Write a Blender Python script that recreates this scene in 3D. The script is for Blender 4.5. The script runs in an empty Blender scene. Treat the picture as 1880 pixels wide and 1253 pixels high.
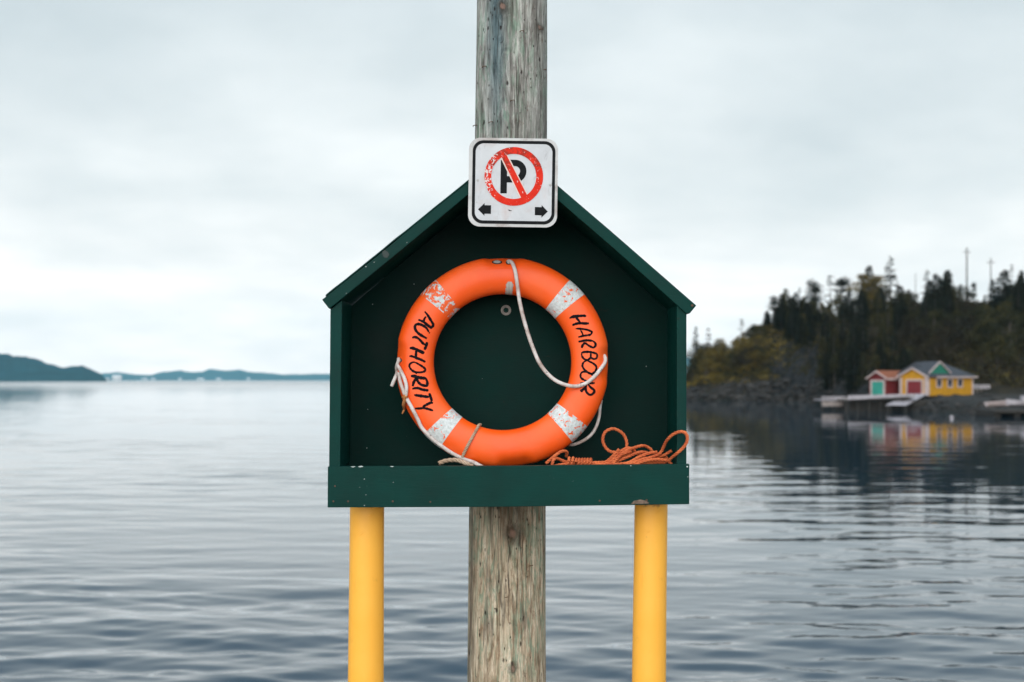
import bpy, bmesh, math, random
import numpy as np
from mathutils import Vector, Matrix, noise
from mathutils.bvhtree import BVHTree

R = math.radians
scene = bpy.context.scene
COL = scene.collection
F = 2611.0            # focal length in photograph pixels (50 mm on a 36 mm sensor)
EYE = 3.3             # camera height above the water
HZ = 698.0            # horizon row

# ------------------------------------------------------------------ camera
cd = bpy.data.cameras.new('camera')
cam = bpy.data.objects.new('camera', cd); COL.objects.link(cam)
cam.location = (0, 0, EYE); cam.rotation_euler = (R(90), 0, 0)
cd.sensor_width = 36; cd.lens = 50; cd.shift_y = 0.038
cd.clip_start = 0.1; cd.clip_end = 40000
cd.dof.use_dof = True; cd.dof.focus_distance = 5.13; cd.dof.aperture_fstop = 3.4
scene.camera = cam

# ------------------------------------------------------------------ world and sun
SUN_EL, SUN_AZ = R(34), R(194)      # azimuth measured clockwise from +Y: behind the camera, a little left
w = bpy.data.worlds.new('World'); scene.world = w; w.use_nodes = True
nt = w.node_tree; nt.nodes.clear()
def N(nt, t, **k):
    n = nt.nodes.new(t)
    for a, b in k.items():
        if a.startswith('i_'):
            n.inputs[a[2:].replace('_', ' ')].default_value = b
        else:
            setattr(n, a, b)
    return n
def L(nt, a, b): nt.links.new(a, b)
def math_n(nt, op, a, b=None, clamp=False):
    n = nt.nodes.new('ShaderNodeMath'); n.operation = op; n.use_clamp = clamp
    for i, v in enumerate((a, b)):
        if v is None: continue
        if isinstance(v, (int, float)): n.inputs[i].default_value = v
        else: nt.links.new(v, n.inputs[i])
    return n.outputs[0]
def ramp(nt, fac, stops, interp='LINEAR'):
    n = nt.nodes.new('ShaderNodeValToRGB'); cr = n.color_ramp; cr.interpolation = interp
    while len(cr.elements) < len(stops): cr.elements.new(0.5)
    for e, (p, c) in zip(cr.elements, stops):
        e.position = p
        e.color = (c, c, c, 1) if isinstance(c, (int, float)) else (c[0], c[1], c[2], 1)
    nt.links.new(fac, n.inputs[0]); return n.outputs[0]
def mix(nt, fac, a, b, mode='MIX'):
    n = nt.nodes.new('ShaderNodeMix'); n.data_type = 'RGBA'; n.blend_type = mode; n.clamp_factor = True
    for s, v in ((0, fac), (6, a), (7, b)):
        if isinstance(v, (int, float)): n.inputs[s].default_value = v
        elif isinstance(v, tuple): n.inputs[s].default_value = (v[0], v[1], v[2], 1)
        else: nt.links.new(v, n.inputs[s])
    return n.outputs[2]
out = N(nt, 'ShaderNodeOutputWorld'); bg = N(nt, 'ShaderNodeBackground', i_Strength=0.1)
sky = N(nt, 'ShaderNodeTexSky', sky_type='NISHITA', sun_disc=False)
sky.sun_elevation = SUN_EL; sky.sun_rotation = SUN_AZ; sky.air_density = 1.5; sky.dust_density = 3
tc = N(nt, 'ShaderNodeTexCoord')
sep = N(nt, 'ShaderNodeSeparateXYZ'); L(nt, tc.outputs['Generated'], sep.inputs[0])
# overcast: clouds laid on a plane above the bay (direction / height), bright low down, greyer overhead
zc = math_n(nt, 'MAXIMUM', sep.outputs[2], 0.0)
den = math_n(nt, 'ADD', zc, 0.22)
cx = math_n(nt, 'DIVIDE', sep.outputs[0], den); cy = math_n(nt, 'DIVIDE', sep.outputs[1], den)
cmb = N(nt, 'ShaderNodeCombineXYZ'); L(nt, cx, cmb.inputs[0]); L(nt, cy, cmb.inputs[1])
n1 = N(nt, 'ShaderNodeTexNoise', i_Scale=0.75, i_Detail=6.0, i_Roughness=0.5, i_Distortion=0.3); L(nt, cmb.outputs[0], n1.inputs['Vector'])
n2 = N(nt, 'ShaderNodeTexNoise', i_Scale=2.6, i_Detail=4.0, i_Roughness=0.5); L(nt, cmb.outputs[0], n2.inputs['Vector'])
cl = math_n(nt, 'ADD', math_n(nt, 'MULTIPLY', n1.outputs['Fac'], 0.7), math_n(nt, 'MULTIPLY', n2.outputs['Fac'], 0.3))
clr = ramp(nt, cl, [(0.36, (0.745, 0.775, 0.79)), (0.48, (0.90, 0.905, 0.905)), (0.62, (1.13, 1.10, 1.08))])
grad = ramp(nt, zc, [(0.0, (11.0, 10.5, 10.3)), (0.07, (9.4, 9.2, 9.1)), (0.13, (7.2, 7.45, 7.55)), (0.24, (5.8, 6.3, 6.5)), (0.38, (4.1, 4.8, 5.4)), (0.6, (2.9, 3.9, 4.8)), (1.0, (2.6, 3.5, 4.4))])
cloudcol = mix(nt, 1.0, grad, clr, 'MULTIPLY')
# glow added to the sky round the sun behind the camera, brightening the fronts
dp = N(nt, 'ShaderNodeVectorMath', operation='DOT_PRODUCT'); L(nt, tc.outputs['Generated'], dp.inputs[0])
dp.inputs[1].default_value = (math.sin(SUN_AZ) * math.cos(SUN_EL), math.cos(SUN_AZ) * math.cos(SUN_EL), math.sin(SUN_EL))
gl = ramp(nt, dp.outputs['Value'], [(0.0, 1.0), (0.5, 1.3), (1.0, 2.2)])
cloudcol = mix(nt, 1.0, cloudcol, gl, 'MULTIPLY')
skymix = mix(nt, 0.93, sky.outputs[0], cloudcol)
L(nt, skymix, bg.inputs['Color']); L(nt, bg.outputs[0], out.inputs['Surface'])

sd = bpy.data.lights.new('sun', 'SUN'); sd.energy = 1.5; sd.angle = R(80); sd.color = (1.0, 0.95, 0.88)
so = bpy.data.objects.new('sun', sd); COL.objects.link(so)
sdir = Vector((math.sin(SUN_AZ) * math.cos(SUN_EL), math.cos(SUN_AZ) * math.cos(SUN_EL), math.sin(SUN_EL)))
so.rotation_euler = sdir.to_track_quat('Z', 'Y').to_euler()
so.location = (0, -20, 30)

vs = scene.view_settings
vs.view_transform = 'Standard'; vs.look = 'None'; vs.exposure = 0.5; vs.gamma = 1.0; vs.use_curve_mapping = False
scene.cycles.use_denoising = True
scene.cycles.max_bounces = 6; scene.cycles.diffuse_bounces = 3; scene.cycles.glossy_bounces = 3
scene.cycles.volume_bounces = 1; scene.cycles.caustics_reflective = False; scene.cycles.caustics_refractive = False

# ------------------------------------------------------------------ helpers
def at(px, py, D): return Vector(((px - 940) * D / F, D, EYE - (py - HZ) * D / F))

def tag(o, label=None, cat=None, group=None, kind=None):
    if label: o['label'] = label
    if cat: o['category'] = cat
    if group: o['group'] = group
    if kind: o['kind'] = kind
    return o
def empty(name, loc=(0, 0, 0), rz=0.0):
    o = bpy.data.objects.new(name, None); COL.objects.link(o)
    o.empty_display_size = 0.2
    o.location = loc; o.rotation_euler = (0, 0, rz); return o
def mesh_obj(name, verts, faces, mat, parent=None, smooth=False, local=False):
    """verts are in world space unless local; a parent that is a plain translated Empty gets them in its own space"""
    me = bpy.data.meshes.new(name)
    vv = np.asarray([tuple(v) for v in verts], dtype=float)
    me.from_pydata([tuple(v) for v in vv], [], [tuple(f) for f in faces]); me.update()
    if smooth: me.polygons.foreach_set('use_smooth', [True] * len(me.polygons))
    me.materials.append(mat)
    o = bpy.data.objects.new(name, me); COL.objects.link(o)
    if parent is not None:
        o.parent = parent
        if not local:
            bpy.context.view_layer.update()
            me.transform(parent.matrix_world.inverted())
    return o
class MB:
    def __init__(s): s.v = []; s.f = []
    def add(s, v, f):
        k = len(s.v); s.v += [tuple(p) for p in v]; s.f += [tuple(i + k for i in q) for q in f]; return s
    def box(s, x0, x1, y0, y1, z0, z1):
        v = [(x0, y0, z0), (x1, y0, z0), (x1, y1, z0), (x0, y1, z0), (x0, y0, z1), (x1, y0, z1), (x1, y1, z1), (x0, y1, z1)]
        return s.add(v, [(0, 3, 2, 1), (4, 5, 6, 7), (0, 1, 5, 4), (1, 2, 6, 5), (2, 3, 7, 6), (3, 0, 4, 7)])
    def prism(s, front, dvec):
        n = len(front); d = Vector(dvec); a = [Vector(p) for p in front]; b = [p + d for p in a]
        f = [tuple(range(n)), tuple(range(2 * n - 1, n - 1, -1))]
        for i in range(n): j = (i + 1) % n; f.append((j, i, i + n, j + n))
        return s.add(a + b, f)
    def cone(s, p0, p1, r0, r1, n=8, caps=True):
        p0 = Vector(p0); p1 = Vector(p1); q = (p1 - p0).to_track_quat('Z', 'Y')
        v = []
        for p, r in ((p0, r0), (p1, r1)):
            for i in range(n):
                a = 2 * math.pi * i / n; v.append(p + q @ Vector((r * math.cos(a), r * math.sin(a), 0)))
        f = [(i, (i + 1) % n, n + (i + 1) % n, n + i) for i in range(n)]
        if caps: f += [tuple(range(n - 1, -1, -1)), tuple(range(n, 2 * n))]
        return s.add(v, f)
    def build(s, name, mat, parent=None, smooth=False, local=False, bevel=0.0, seg=2):
        o = mesh_obj(name, s.v, s.f, mat, parent, smooth, local)
        bm = bmesh.new(); bm.from_mesh(o.data)
        bmesh.ops.recalc_face_normals(bm, faces=bm.faces)
        if bevel: bmesh.ops.bevel(bm, geom=list(bm.edges), offset=bevel, segments=seg, affect='EDGES', profile=0.6)
        bm.to_mesh(o.data); bm.free(); o.data.update()
        return o

def catmull(pts, step):
    P = [Vector(p) for p in pts]
    if len(P) < 3:
        n = max(2, int((P[1] - P[0]).length / step)); return [P[0].lerp(P[1], i / n) for i in range(n + 1)]
    P = [2 * P[0] - P[1]] + P + [2 * P[-1] - P[-2]]
    res = []
    for i in range(1, len(P) - 2):
        a, b, c, d = P[i - 1:i + 3]
        n = max(2, int((c - b).length / step))
        for k in range(n):
            t = k / n
            res.append(0.5 * ((2 * b) + (c - a) * t + (2 * a - 5 * b + 4 * c - d) * t * t + (3 * b - a - 3 * c + d) * t ** 3))
    res.append(P[-2]); return res
def frames(pts):
    T = []
    for i in range(len(pts)):
        a = pts[max(0, i - 1)]; b = pts[min(len(pts) - 1, i + 1)]
        d = b - a; T.append(d.normalized() if d.length > 1e-9 else Vector((0, 0, 1)))
    u = T[0].orthogonal().normalized(); U = []
    for t in T:
        u = (u - t * u.dot(t)); u = u.normalized() if u.length > 1e-6 else t.orthogonal().normalized()
        U.append(u)
    return T, U
def add_tube(mb, pts, r, n=8, closed_ends=True):
    T, U = frames(pts); base = len(mb.v); m = len(pts)
    for i, p in enumerate(pts):
        rr = r[i] if isinstance(r, (list, tuple)) else r
        u = U[i]; v = T[i].cross(u)
        for k in range(n):
            a = 2 * math.pi * k / n; mb.v.append(tuple(p + (u * math.cos(a) + v * math.sin(a)) * rr))
    for i in range(m - 1):
        for k in range(n):
            k2 = (k + 1) % n
            mb.f.append((base + i * n + k, base + i * n + k2, base + (i + 1) * n + k2, base + (i + 1) * n + k))
    if closed_ends:
        mb.f.append(tuple(base + k for k in range(n - 1, -1, -1))); mb.f.append(tuple(base + (m - 1) * n + k for k in range(n)))
def add_rope(mb, ctrl, r, pitch=None, n=7):
    """three laid strands twisted round the path"""
    pitch = pitch or r * 6.5
    pts = catmull(ctrl, r * 0.55); T, U = frames(pts)
    s = [0.0]
    for i in range(1, len(pts)): s.append(s[-1] + (pts[i] - pts[i - 1]).length)
    for k in range(3):
        q = []
        for i, p in enumerate(pts):
            a = 2 * math.pi * (s[i] / pitch + k / 3); v = T[i].cross(U[i])
            q.append(p + (U[i] * math.cos(a) + v * math.sin(a)) * r * 0.53)
        add_tube(mb, q, r * 0.53, n)

# ------------------------------------------------------------------ materials
def mat(name):
    m = bpy.data.materials.new(name); m.use_nodes = True
    n = m.node_tree; b = n.nodes['Principled BSDF']; return m, n, b
def coords(n, scale=(1, 1, 1), kind='Object', rot=(0, 0, 0)):
    t = n.nodes.new('ShaderNodeTexCoord'); mp = n.nodes.new('ShaderNodeMapping')
    mp.inputs['Scale'].default_value = scale; mp.inputs['Rotation'].default_value = rot
    n.links.new(t.outputs[kind], mp.inputs[0]); return mp.outputs[0]
def noise_n(n, vec, scale, detail=4, rough=0.55, dist=0.0):
    t = N(n, 'ShaderNodeTexNoise', i_Scale=float(scale), i_Detail=float(detail), i_Roughness=float(rough), i_Distortion=float(dist))
    n.links.new(vec, t.inputs['Vector']); return t.outputs['Fac']
def bump(n, b, h, strength, dist):
    t = n.nodes.new('ShaderNodeBump'); t.inputs['Strength'].default_value = strength; t.inputs['Distance'].default_value = dist
    n.links.new(h, t.inputs['Height']); n.links.new(t.outputs[0], b.inputs['Normal'])
def simple(name, col, rough=0.7, var=0.15, scale=3.0, metal=0.0, bumpd=0.0, spec=0.5):
    m, n, b = mat(name)
    v = coords(n); f = noise_n(n, v, scale, 5)
    lo = tuple(c * (1 - var) for c in col); hi = tuple(min(1, c * (1 + var)) for c in col)
    L(n, ramp(n, f, [(0.3, lo), (0.7, hi)]), b.inputs['Base Color'])
    b.inputs['Roughness'].default_value = rough; b.inputs['Metallic'].default_value = metal
    b.inputs['Specular IOR Level'].default_value = spec
    if bumpd: bump(n, b, noise_n(n, v, scale * 6, 4), 0.6, bumpd)
    return m

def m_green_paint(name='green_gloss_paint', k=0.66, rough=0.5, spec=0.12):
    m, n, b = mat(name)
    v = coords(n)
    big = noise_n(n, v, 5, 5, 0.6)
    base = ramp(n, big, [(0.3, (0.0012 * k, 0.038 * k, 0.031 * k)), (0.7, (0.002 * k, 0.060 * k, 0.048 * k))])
    # a few chips and specks down to white primer, some dark scuffs
    ch = noise_n(n, v, 42, 3, 0.6, 1.0); area = noise_n(n, v, 4.3, 2)
    chip = math_n(n, 'MULTIPLY', ramp(n, ch, [(0.75, 0.0), (0.765, 1.0)]), ramp(n, area, [(0.54, 0.0), (0.60, 1.0)]))
    c1 = mix(n, chip, base, (0.40, 0.46, 0.44))
    sc = noise_n(n, coords(n, (1, 1, 2.5)), 17, 5, 0.7, 0.5)
    dk = math_n(n, 'MULTIPLY', ramp(n, sc, [(0.66, 0.0), (0.72, 1.0)]), 0.6)
    c2 = mix(n, dk, c1, (0.018, 0.016, 0.012))
    L(n, c2, b.inputs['Base Color'])
    L(n, ramp(n, big, [(0.3, rough - 0.08), (0.7, rough + 0.12)]), b.inputs['Roughness'])
    b.inputs['Specular IOR Level'].default_value = spec
    g = noise_n(n, coords(n, (1.0, 1.0, 7.0)), 26, 4, 0.6)
    h = math_n(n, 'SUBTRACT', math_n(n, 'ADD', g, math_n(n, 'MULTIPLY', noise_n(n, v, 7, 3), 1.5)), math_n(n, 'MULTIPLY', chip, 0.6))
    bump(n, b, h, 0.35, 0.0016)
    return m
M_GREEN = m_green_paint()
M_GREEN_SHADE = m_green_paint('green_panel_paint_shaded', 0.35, 0.6, 0.10)  # same green, darkened to paint in the shade inside the box

def m_pole():
    m, n, b = mat('weathered_pole_wood')
    tcn = n.nodes.new('ShaderNodeTexCoord'); v = tcn.outputs['Object']
    sp = n.nodes.new('ShaderNodeSeparateXYZ'); L(n, v, sp.inputs[0])
    X, Z = sp.outputs[0], sp.outputs[2]
    def st(sc, zs, d=5, rg=0.65, dist=0.0): return noise_n(n, coords(n, (1, 1, zs)), sc, d, rg, dist)
    streak = st(26, .11, 8, .72, 1.4); fine = st(120, .07, 6, .75, .6); broad = st(8, .16, 4, .6, .4); patchy = st(38, .38, 6, .7, 1.2)
    val = math_n(n, 'ADD', math_n(n, 'MULTIPLY', streak, .62), math_n(n, 'ADD', math_n(n, 'MULTIPLY', fine, .2), math_n(n, 'MULTIPLY', patchy, .18)))
    grey = ramp(n, val, [(0.36, (0.055, 0.048, 0.040)), (0.44, (0.17, 0.155, 0.135)), (0.51, (0.32, 0.30, 0.27)), (0.60, (0.56, 0.54, 0.49))])
    warm = ramp(n, val, [(0.36, (0.13, 0.08, 0.05)), (0.44, (0.30, 0.21, 0.135)), (0.52, (0.54, 0.44, 0.32)), (0.62, (0.76, 0.67, 0.53))])
    low = ramp(n, math_n(n, 'MULTIPLY', Z, 0.1), [(0.30, 1.0), (0.36, 0.0)])      # newer, warmer wood towards the foot
    c = mix(n, low, grey, warm)
    # copper-green preservative coming through in wispy streaks
    gs = st(30, .20, 6, .7, 2.4); gw = st(7, .3, 3)
    gm = math_n(n, 'MULTIPLY', math_n(n, 'MULTIPLY', ramp(n, gs, [(0.48, 0.0), (0.56, 1.0)]), ramp(n, gw, [(0.40, 0.15), (0.56, 1.0)])), 0.65)
    c = mix(n, gm, c, mix(n, patchy, (0.10, 0.19, 0.13), (0.30, 0.44, 0.32)))
    br = math_n(n, 'MULTIPLY', ramp(n, st(34, .28, 6, .72, 1.6), [(0.60, 0.0), (0.68, 1.0)]), 0.7)
    c = mix(n, br, c, (0.15, 0.075, 0.05))
    # blue-green stain running down from above, left of centre
    bx = math_n(n, 'ADD', math_n(n, 'ADD', X, 0.060), math_n(n, 'MULTIPLY', math_n(n, 'SUBTRACT', patchy, .5), .05))
    g1 = math_n(n, 'POWER', 2.718, math_n(n, 'MULTIPLY', math_n(n, 'MULTIPLY', bx, bx), -650.0))
    up = ramp(n, math_n(n, 'MULTIPLY', Z, 0.1), [(0.415, 0.0), (0.43, 0.6), (0.455, 1.0)])
    c = mix(n, math_n(n, 'MULTIPLY', g1, up, True), c, mix(n, ramp(n, val, [(.4, 0.0), (.58, 1.0)]), (0.020, 0.034, 0.042), (0.15, 0.21, 0.22)))
    # damp dark streaks
    c = mix(n, math_n(n, 'MULTIPLY', ramp(n, st(15, .07, 4, .6, .8), [(0.55, 0.0), (0.64, 1.0)]), 0.6), c, (0.07, 0.055, 0.045))
    c = mix(n, 1.0, c, ramp(n, fine, [(0.28, 0.55), (0.5, 0.98), (0.72, 1.22)]), 'MULTIPLY')
    # long drying cracks
    cr = math_n(n, 'ABSOLUTE', math_n(n, 'SUBTRACT', st(15, .035, 4, .55, 1.0), 0.5))
    c = mix(n, math_n(n, 'MULTIPLY', ramp(n, cr, [(0.006, 1.0), (0.016, 0.0)]), math_n(n, 'MULTIPLY', ramp(n, broad, [(0.45, 0.0), (0.55, 1.0)]), .8)), c, (0.03, 0.024, 0.02))
    # stain plus the box's shadow, both painted on the wood under it
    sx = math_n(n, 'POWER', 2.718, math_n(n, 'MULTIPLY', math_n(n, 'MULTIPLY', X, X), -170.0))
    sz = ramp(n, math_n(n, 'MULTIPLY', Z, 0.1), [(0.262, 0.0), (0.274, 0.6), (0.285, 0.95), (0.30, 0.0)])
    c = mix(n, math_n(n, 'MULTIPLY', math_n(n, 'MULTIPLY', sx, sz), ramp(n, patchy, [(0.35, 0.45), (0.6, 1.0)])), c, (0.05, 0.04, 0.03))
    # climbing-iron pits and holes
    def pits(sc, zs, a0, a1, th):
        vo = N(n, 'ShaderNodeTexVoronoi', i_Scale=float(sc), i_Randomness=1.0); L(n, coords(n, (1, 1, zs)), vo.inputs['Vector'])
        return math_n(n, 'MULTIPLY', ramp(n, vo.outputs['Distance'], [(a0, 1.0), (a1, 0.0)]), ramp(n, noise_n(n, v, sc * .4, 2), [(th, 0.0), (th + .05, 1.0)]))
    pit = math_n(n, 'MAXIMUM', pits(40, .45, .08, .22, .50), pits(85, .3, .10, .24, .56))
    c = mix(n, math_n(n, 'MULTIPLY', pit, 0.9), c, (0.028, 0.02, 0.017))
    # knots, ragged and dark with a reddish heart
    wx = math_n(n, 'MULTIPLY', math_n(n, 'SUBTRACT', patchy, .5), .035); wz = math_n(n, 'MULTIPLY', math_n(n, 'SUBTRACT', noise_n(n, v, 40, 4, .6), .5), .05)
    for (kx, kz, kr) in ((-0.035, 4.725, 0.012), (0.004, 2.715, 0.019), (0.006, 2.205, 0.010), (0.108, 4.66, 0.010)):
        a = math_n(n, 'ADD', math_n(n, 'SUBTRACT', X, kx), wx); z = math_n(n, 'MULTIPLY', math_n(n, 'ADD', math_n(n, 'SUBTRACT', Z, kz), wz), 0.8)
        d = math_n(n, 'SQRT', math_n(n, 'ADD', math_n(n, 'MULTIPLY', a, a), math_n(n, 'MULTIPLY', z, z)))
        d = math_n(n, 'MULTIPLY', d, 10.0)
        fr = ramp(n, d, [(0.0, (0.26, 0.15, 0.12)), (kr * 5, (0.20, 0.12, 0.09)), (kr * 10, (0.035, 0.028, 0.02)), (kr * 20, (0.09, 0.075, 0.06))])
        c = mix(n, ramp(n, d, [(kr * 6, 0.85), (kr * 26, 0.0)]), c, fr)
    L(n, c, b.inputs['Base Color']); b.inputs['Roughness'].default_value = 0.9; b.inputs['Specular IOR Level'].default_value = 0.15
    h = math_n(n, 'SUBTRACT', math_n(n, 'ADD', val, math_n(n, 'MULTIPLY', fine, 0.3)), math_n(n, 'MULTIPLY', pit, 0.7))
    bump(n, b, h, 0.9, 0.008)
    return m
M_POLE = m_pole()

def m_yellow():
    m, n, b = mat('yellow_gloss_paint')
    v = coords(n); f = noise_n(n, v, 6, 5)
    c = ramp(n, f, [(0.3, (0.96, 0.435, 0.040)), (0.7, (0.98, 0.475, 0.058))])
    sp = noise_n(n, coords(n, (1, 1, 0.5)), 70, 3, 0.6, 0.6)
    c = mix(n, ramp(n, sp, [(0.735, 0.0), (0.76, 0.75)]), c, (0.28, 0.11, 0.02))
    spz = n.nodes.new('ShaderNodeSeparateXYZ'); L(n, coords(n), spz.inputs[0])
    rim = math_n(n, 'ADD', math_n(n, 'MULTIPLY', spz.outputs[2], 1.0), math_n(n, 'MULTIPLY', noise_n(n, coords(n, (1, 1, .5)), 40, 5, .7), 0.07))
    rs = N(n, 'ShaderNodeMapRange'); L(n, rim, rs.inputs[0]); rs.inputs[1].default_value = 1.172; rs.inputs[2].default_value = 1.195
    c = mix(n, rs.outputs[0], c, (0.20, 0.075, 0.02))
    sc2 = noise_n(n, coords(n, (1, 1, .25)), 24, 5, .7, 1.0)
    c = mix(n, math_n(n, 'MULTIPLY', ramp(n, sc2, [(0.60, 0.0), (0.70, 1.0)]), .35), c, (0.62, 0.27, 0.03))
    c = mix(n, ramp(n, noise_n(n, coords(n, (1, 1, .6)), 46, 4, .7, .5), [(0.735, 0.0), (0.75, .8)]), c, (0.97, 0.72, 0.30))
    L(n, c, b.inputs['Base Color']); b.inputs['Roughness'].default_value = 0.42
    bump(n, b, math_n(n, 'ADD', noise_n(n, coords(n, (1, 1, .4)), 16, 4), math_n(n, 'MULTIPLY', noise_n(n, v, 120, 2), 0.08)), 0.45, 0.003)
    return m
M_YELLOW = m_yellow()
M_RUST = simple('rusty_rim', (0.10, 0.045, 0.02), 0.8, 0.4, 40)

def m_orange():
    m, n, b = mat('orange_moulded_plastic')
    v = coords(n); f = noise_n(n, v, 4, 4)
    c = ramp(n, f, [(0.3, (0.93, 0.088, 0.005)), (0.7, (0.97, 0.118, 0.009))])
    fade = noise_n(n, v, 9, 5, 0.65, 0.3)
    c = mix(n, math_n(n, 'MULTIPLY', ramp(n, fade, [(0.5, 0.0), (0.75, 1.0)]), 0.35), c, (0.93, 0.17, 0.055))
    sp = noise_n(n, v, 75, 3, 0.6)
    c = mix(n, ramp(n, sp, [(0.755, 0.0), (0.78, 0.6)]), c, (0.85, 0.45, 0.33))
    d2 = noise_n(n, coords(n, (1, 1, 1)), 12, 6, 0.75, 0.7)
    c = mix(n, math_n(n, 'MULTIPLY', ramp(n, d2, [(0.63, 0.0), (0.76, 1.0)]), 0.35), c, (0.45, 0.12, 0.05))
    L(n, c, b.inputs['Base Color']); L(n, ramp(n, fade, [(0.3, 0.36), (0.7, 0.55)]), b.inputs['Roughness'])
    b.inputs['Specular IOR Level'].default_value = 0.45
    bump(n, b, math_n(n, 'ADD', noise_n(n, v, 14, 3), math_n(n, 'MULTIPLY', noise_n(n, v, 160, 3), 0.06)), 0.35, 0.003)
    return m
M_ORANGE = m_orange()

def m_tape(name, lo, hi, off):
    m, n, b = mat(name)
    t = n.nodes.new('ShaderNodeTexCoord'); mp = n.nodes.new('ShaderNodeMapping'); mp.inputs['Location'].default_value = (off, off * 1.7, off)
    L(n, t.outputs['Object'], mp.inputs[0]); v = mp.outputs[0]
    f = noise_n(n, v, 48, 5, 0.62, 0.8)
    k = ramp(n, f, [(lo, 0.0), (hi, 1.0)])
    g = noise_n(n, v, 90, 4, 0.7)
    white = ramp(n, g, [(0.3, (0.42, 0.44, 0.43)), (0.55, (0.62, 0.64, 0.63)), (0.7, (0.72, 0.74, 0.74))])
    white = mix(n, ramp(n, noise_n(n, v, 130, 2), [(0.70, 0.0), (0.74, 0.8)]), white, (0.08, 0.08, 0.08))
    L(n, mix(n, k, white, (0.85, 0.11, 0.015)), b.inputs['Base Color']); b.inputs['Roughness'].default_value = 0.55
    bump(n, b, math_n(n, 'SUBTRACT', math_n(n, 'MULTIPLY', g, 0.4), k), 0.4, 0.0015)
    return m

def m_sign(name, base, edge=False):
    m, n, b = mat(name)
    v = coords(n)
    f = noise_n(n, v, 14, 5, 0.6, 0.4)
    c = ramp(n, f, [(0.3, tuple(x * 0.86 for x in base)), (0.65, base)])
    st = noise_n(n, v, 9, 5, 0.65, 0.6)
    c = mix(n, math_n(n, 'MULTIPLY', ramp(n, st, [(0.52, 0.0), (0.72, 1.0)]), 0.9 if edge else 0.45), c, (0.48, 0.33, 0.29) if not edge else (0.22, 0.14, 0.11))
    gr = noise_n(n, coords(n, (1, 1, 0.35)), 40, 5, 0.7, 0.8)
    c = mix(n, math_n(n, 'MULTIPLY', ramp(n, gr, [(0.60, 0.0), (0.72, 1.0)]), 0.5), c, (0.28, 0.27, 0.27))
    L(n, c, b.inputs['Base Color']); b.inputs['Roughness'].default_value = 0.5
    return m
M_SIGN = m_sign('scuffed_white_sign_face', (0.58, 0.585, 0.60)); M_SIGNE = m_sign('dirty_sign_edge', (0.56, 0.55, 0.54), True)
def m_signred():
    m, n, b = mat('worn_red_sign_print')
    v = coords(n); sp = n.nodes.new('ShaderNodeSeparateXYZ'); L(n, v, sp.inputs[0])
    f = noise_n(n, v, 95, 5, 0.62, 0.9)
    side = ramp(n, math_n(n, 'ADD', math_n(n, 'MULTIPLY', sp.outputs[0], 5.0), 0.5), [(0.0, 0.16), (0.14, 0.10), (0.26, 0.0)])  # flaked on its left rim
    k = ramp(n, math_n(n, 'ADD', f, side), [(0.64, 0.0), (0.66, 1.0)])
    up = ramp(n, math_n(n, 'ADD', math_n(n, 'MULTIPLY', sp.outputs[2], 5.0), 0.5), [(0.62, 0.0), (0.85, 0.16)])
    dk = ramp(n, math_n(n, 'ADD', noise_n(n, v, 60, 5, 0.6, 0.5), up), [(0.62, 0.0), (0.74, 0.65)])
    red = ramp(n, noise_n(n, v, 30, 4), [(0.3, (0.60, 0.018, 0.006)), (0.7, (0.72, 0.030, 0.010))])
    c = mix(n, dk, red, (0.14, 0.03, 0.02)); c = mix(n, k, c, (0.66, 0.60, 0.58))
    L(n, c, b.inputs['Base Color']); b.inputs['Roughness'].default_value = 0.6; b.inputs['Specular IOR Level'].default_value = 0.15; return m
M_SRED = m_signred()
M_SBLK = simple('black_sign_print', (0.008, 0.009, 0.010), 0.7, 0.3, 60, spec=0.12)
M_CREAM = simple('cream_outline_print', (0.70, 0.55, 0.48), 0.6)
M_INK = simple('black_marker_paint', (0.006, 0.005, 0.007), 0.7, 0.5, 80, spec=0.08)
def m_line():
    m, n, b = mat('grubby_white_cord')
    v = coords(n); f = noise_n(n, v, 22, 5, 0.6)
    c = ramp(n, f, [(0.32, (0.36, 0.27, 0.23)), (0.46, (0.55, 0.47, 0.43)), (0.62, (0.68, 0.63, 0.60))])
    c = mix(n, ramp(n, noise_n(n, v, 60, 3), [(0.66, 0.0), (0.70, 0.8)]), c, (0.12, 0.10, 0.09))
    L(n, c, b.inputs['Base Color']); b.inputs['Roughness'].default_value = 0.85
    wv = N(n, 'ShaderNodeTexWave', i_Scale=140.0, i_Distortion=1.0); L(n, v, wv.inputs['Vector'])
    bump(n, b, wv.outputs['Fac'], 0.3, 0.001); return m
M_LINE = m_line()
def m_rope(name, a, c2):
    m, n, b = mat(name)
    v = coords(n); f = noise_n(n, v, 30, 5, 0.6)
    c = ramp(n, f, [(0.3, a), (0.7, c2)])
    fib = noise_n(n, v, 420, 3, 0.7)
    c = mix(n, 1.0, c, ramp(n, fib, [(0.3, 0.6), (0.7, 1.15)]), 'MULTIPLY')
    L(n, c, b.inputs['Base Color']); b.inputs['Roughness'].default_value = 0.8
    bump(n, b, fib, 0.5, 0.001); return m
M_ROPE = m_rope('orange_poly_rope', (0.50, 0.085, 0.022), (0.80, 0.20, 0.06))
M_BEIGE = m_rope('beige_hemp', (0.38, 0.24, 0.15), (0.58, 0.44, 0.32))
M_FRAY = m_rope('rusty_frayed_cord', (0.42, 0.13, 0.03), (0.62, 0.27, 0.09))
M_GREY = simple('grey_plastic', (0.42, 0.40, 0.38), 0.6, 0.2, 60)
M_STEEL = simple('dull_galvanised_steel', (0.22, 0.20, 0.18), 0.55, 0.35, 90, 0.4)
M_DKHOLE = simple('dark_rubber', (0.03, 0.015, 0.01), 0.8)
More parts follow.
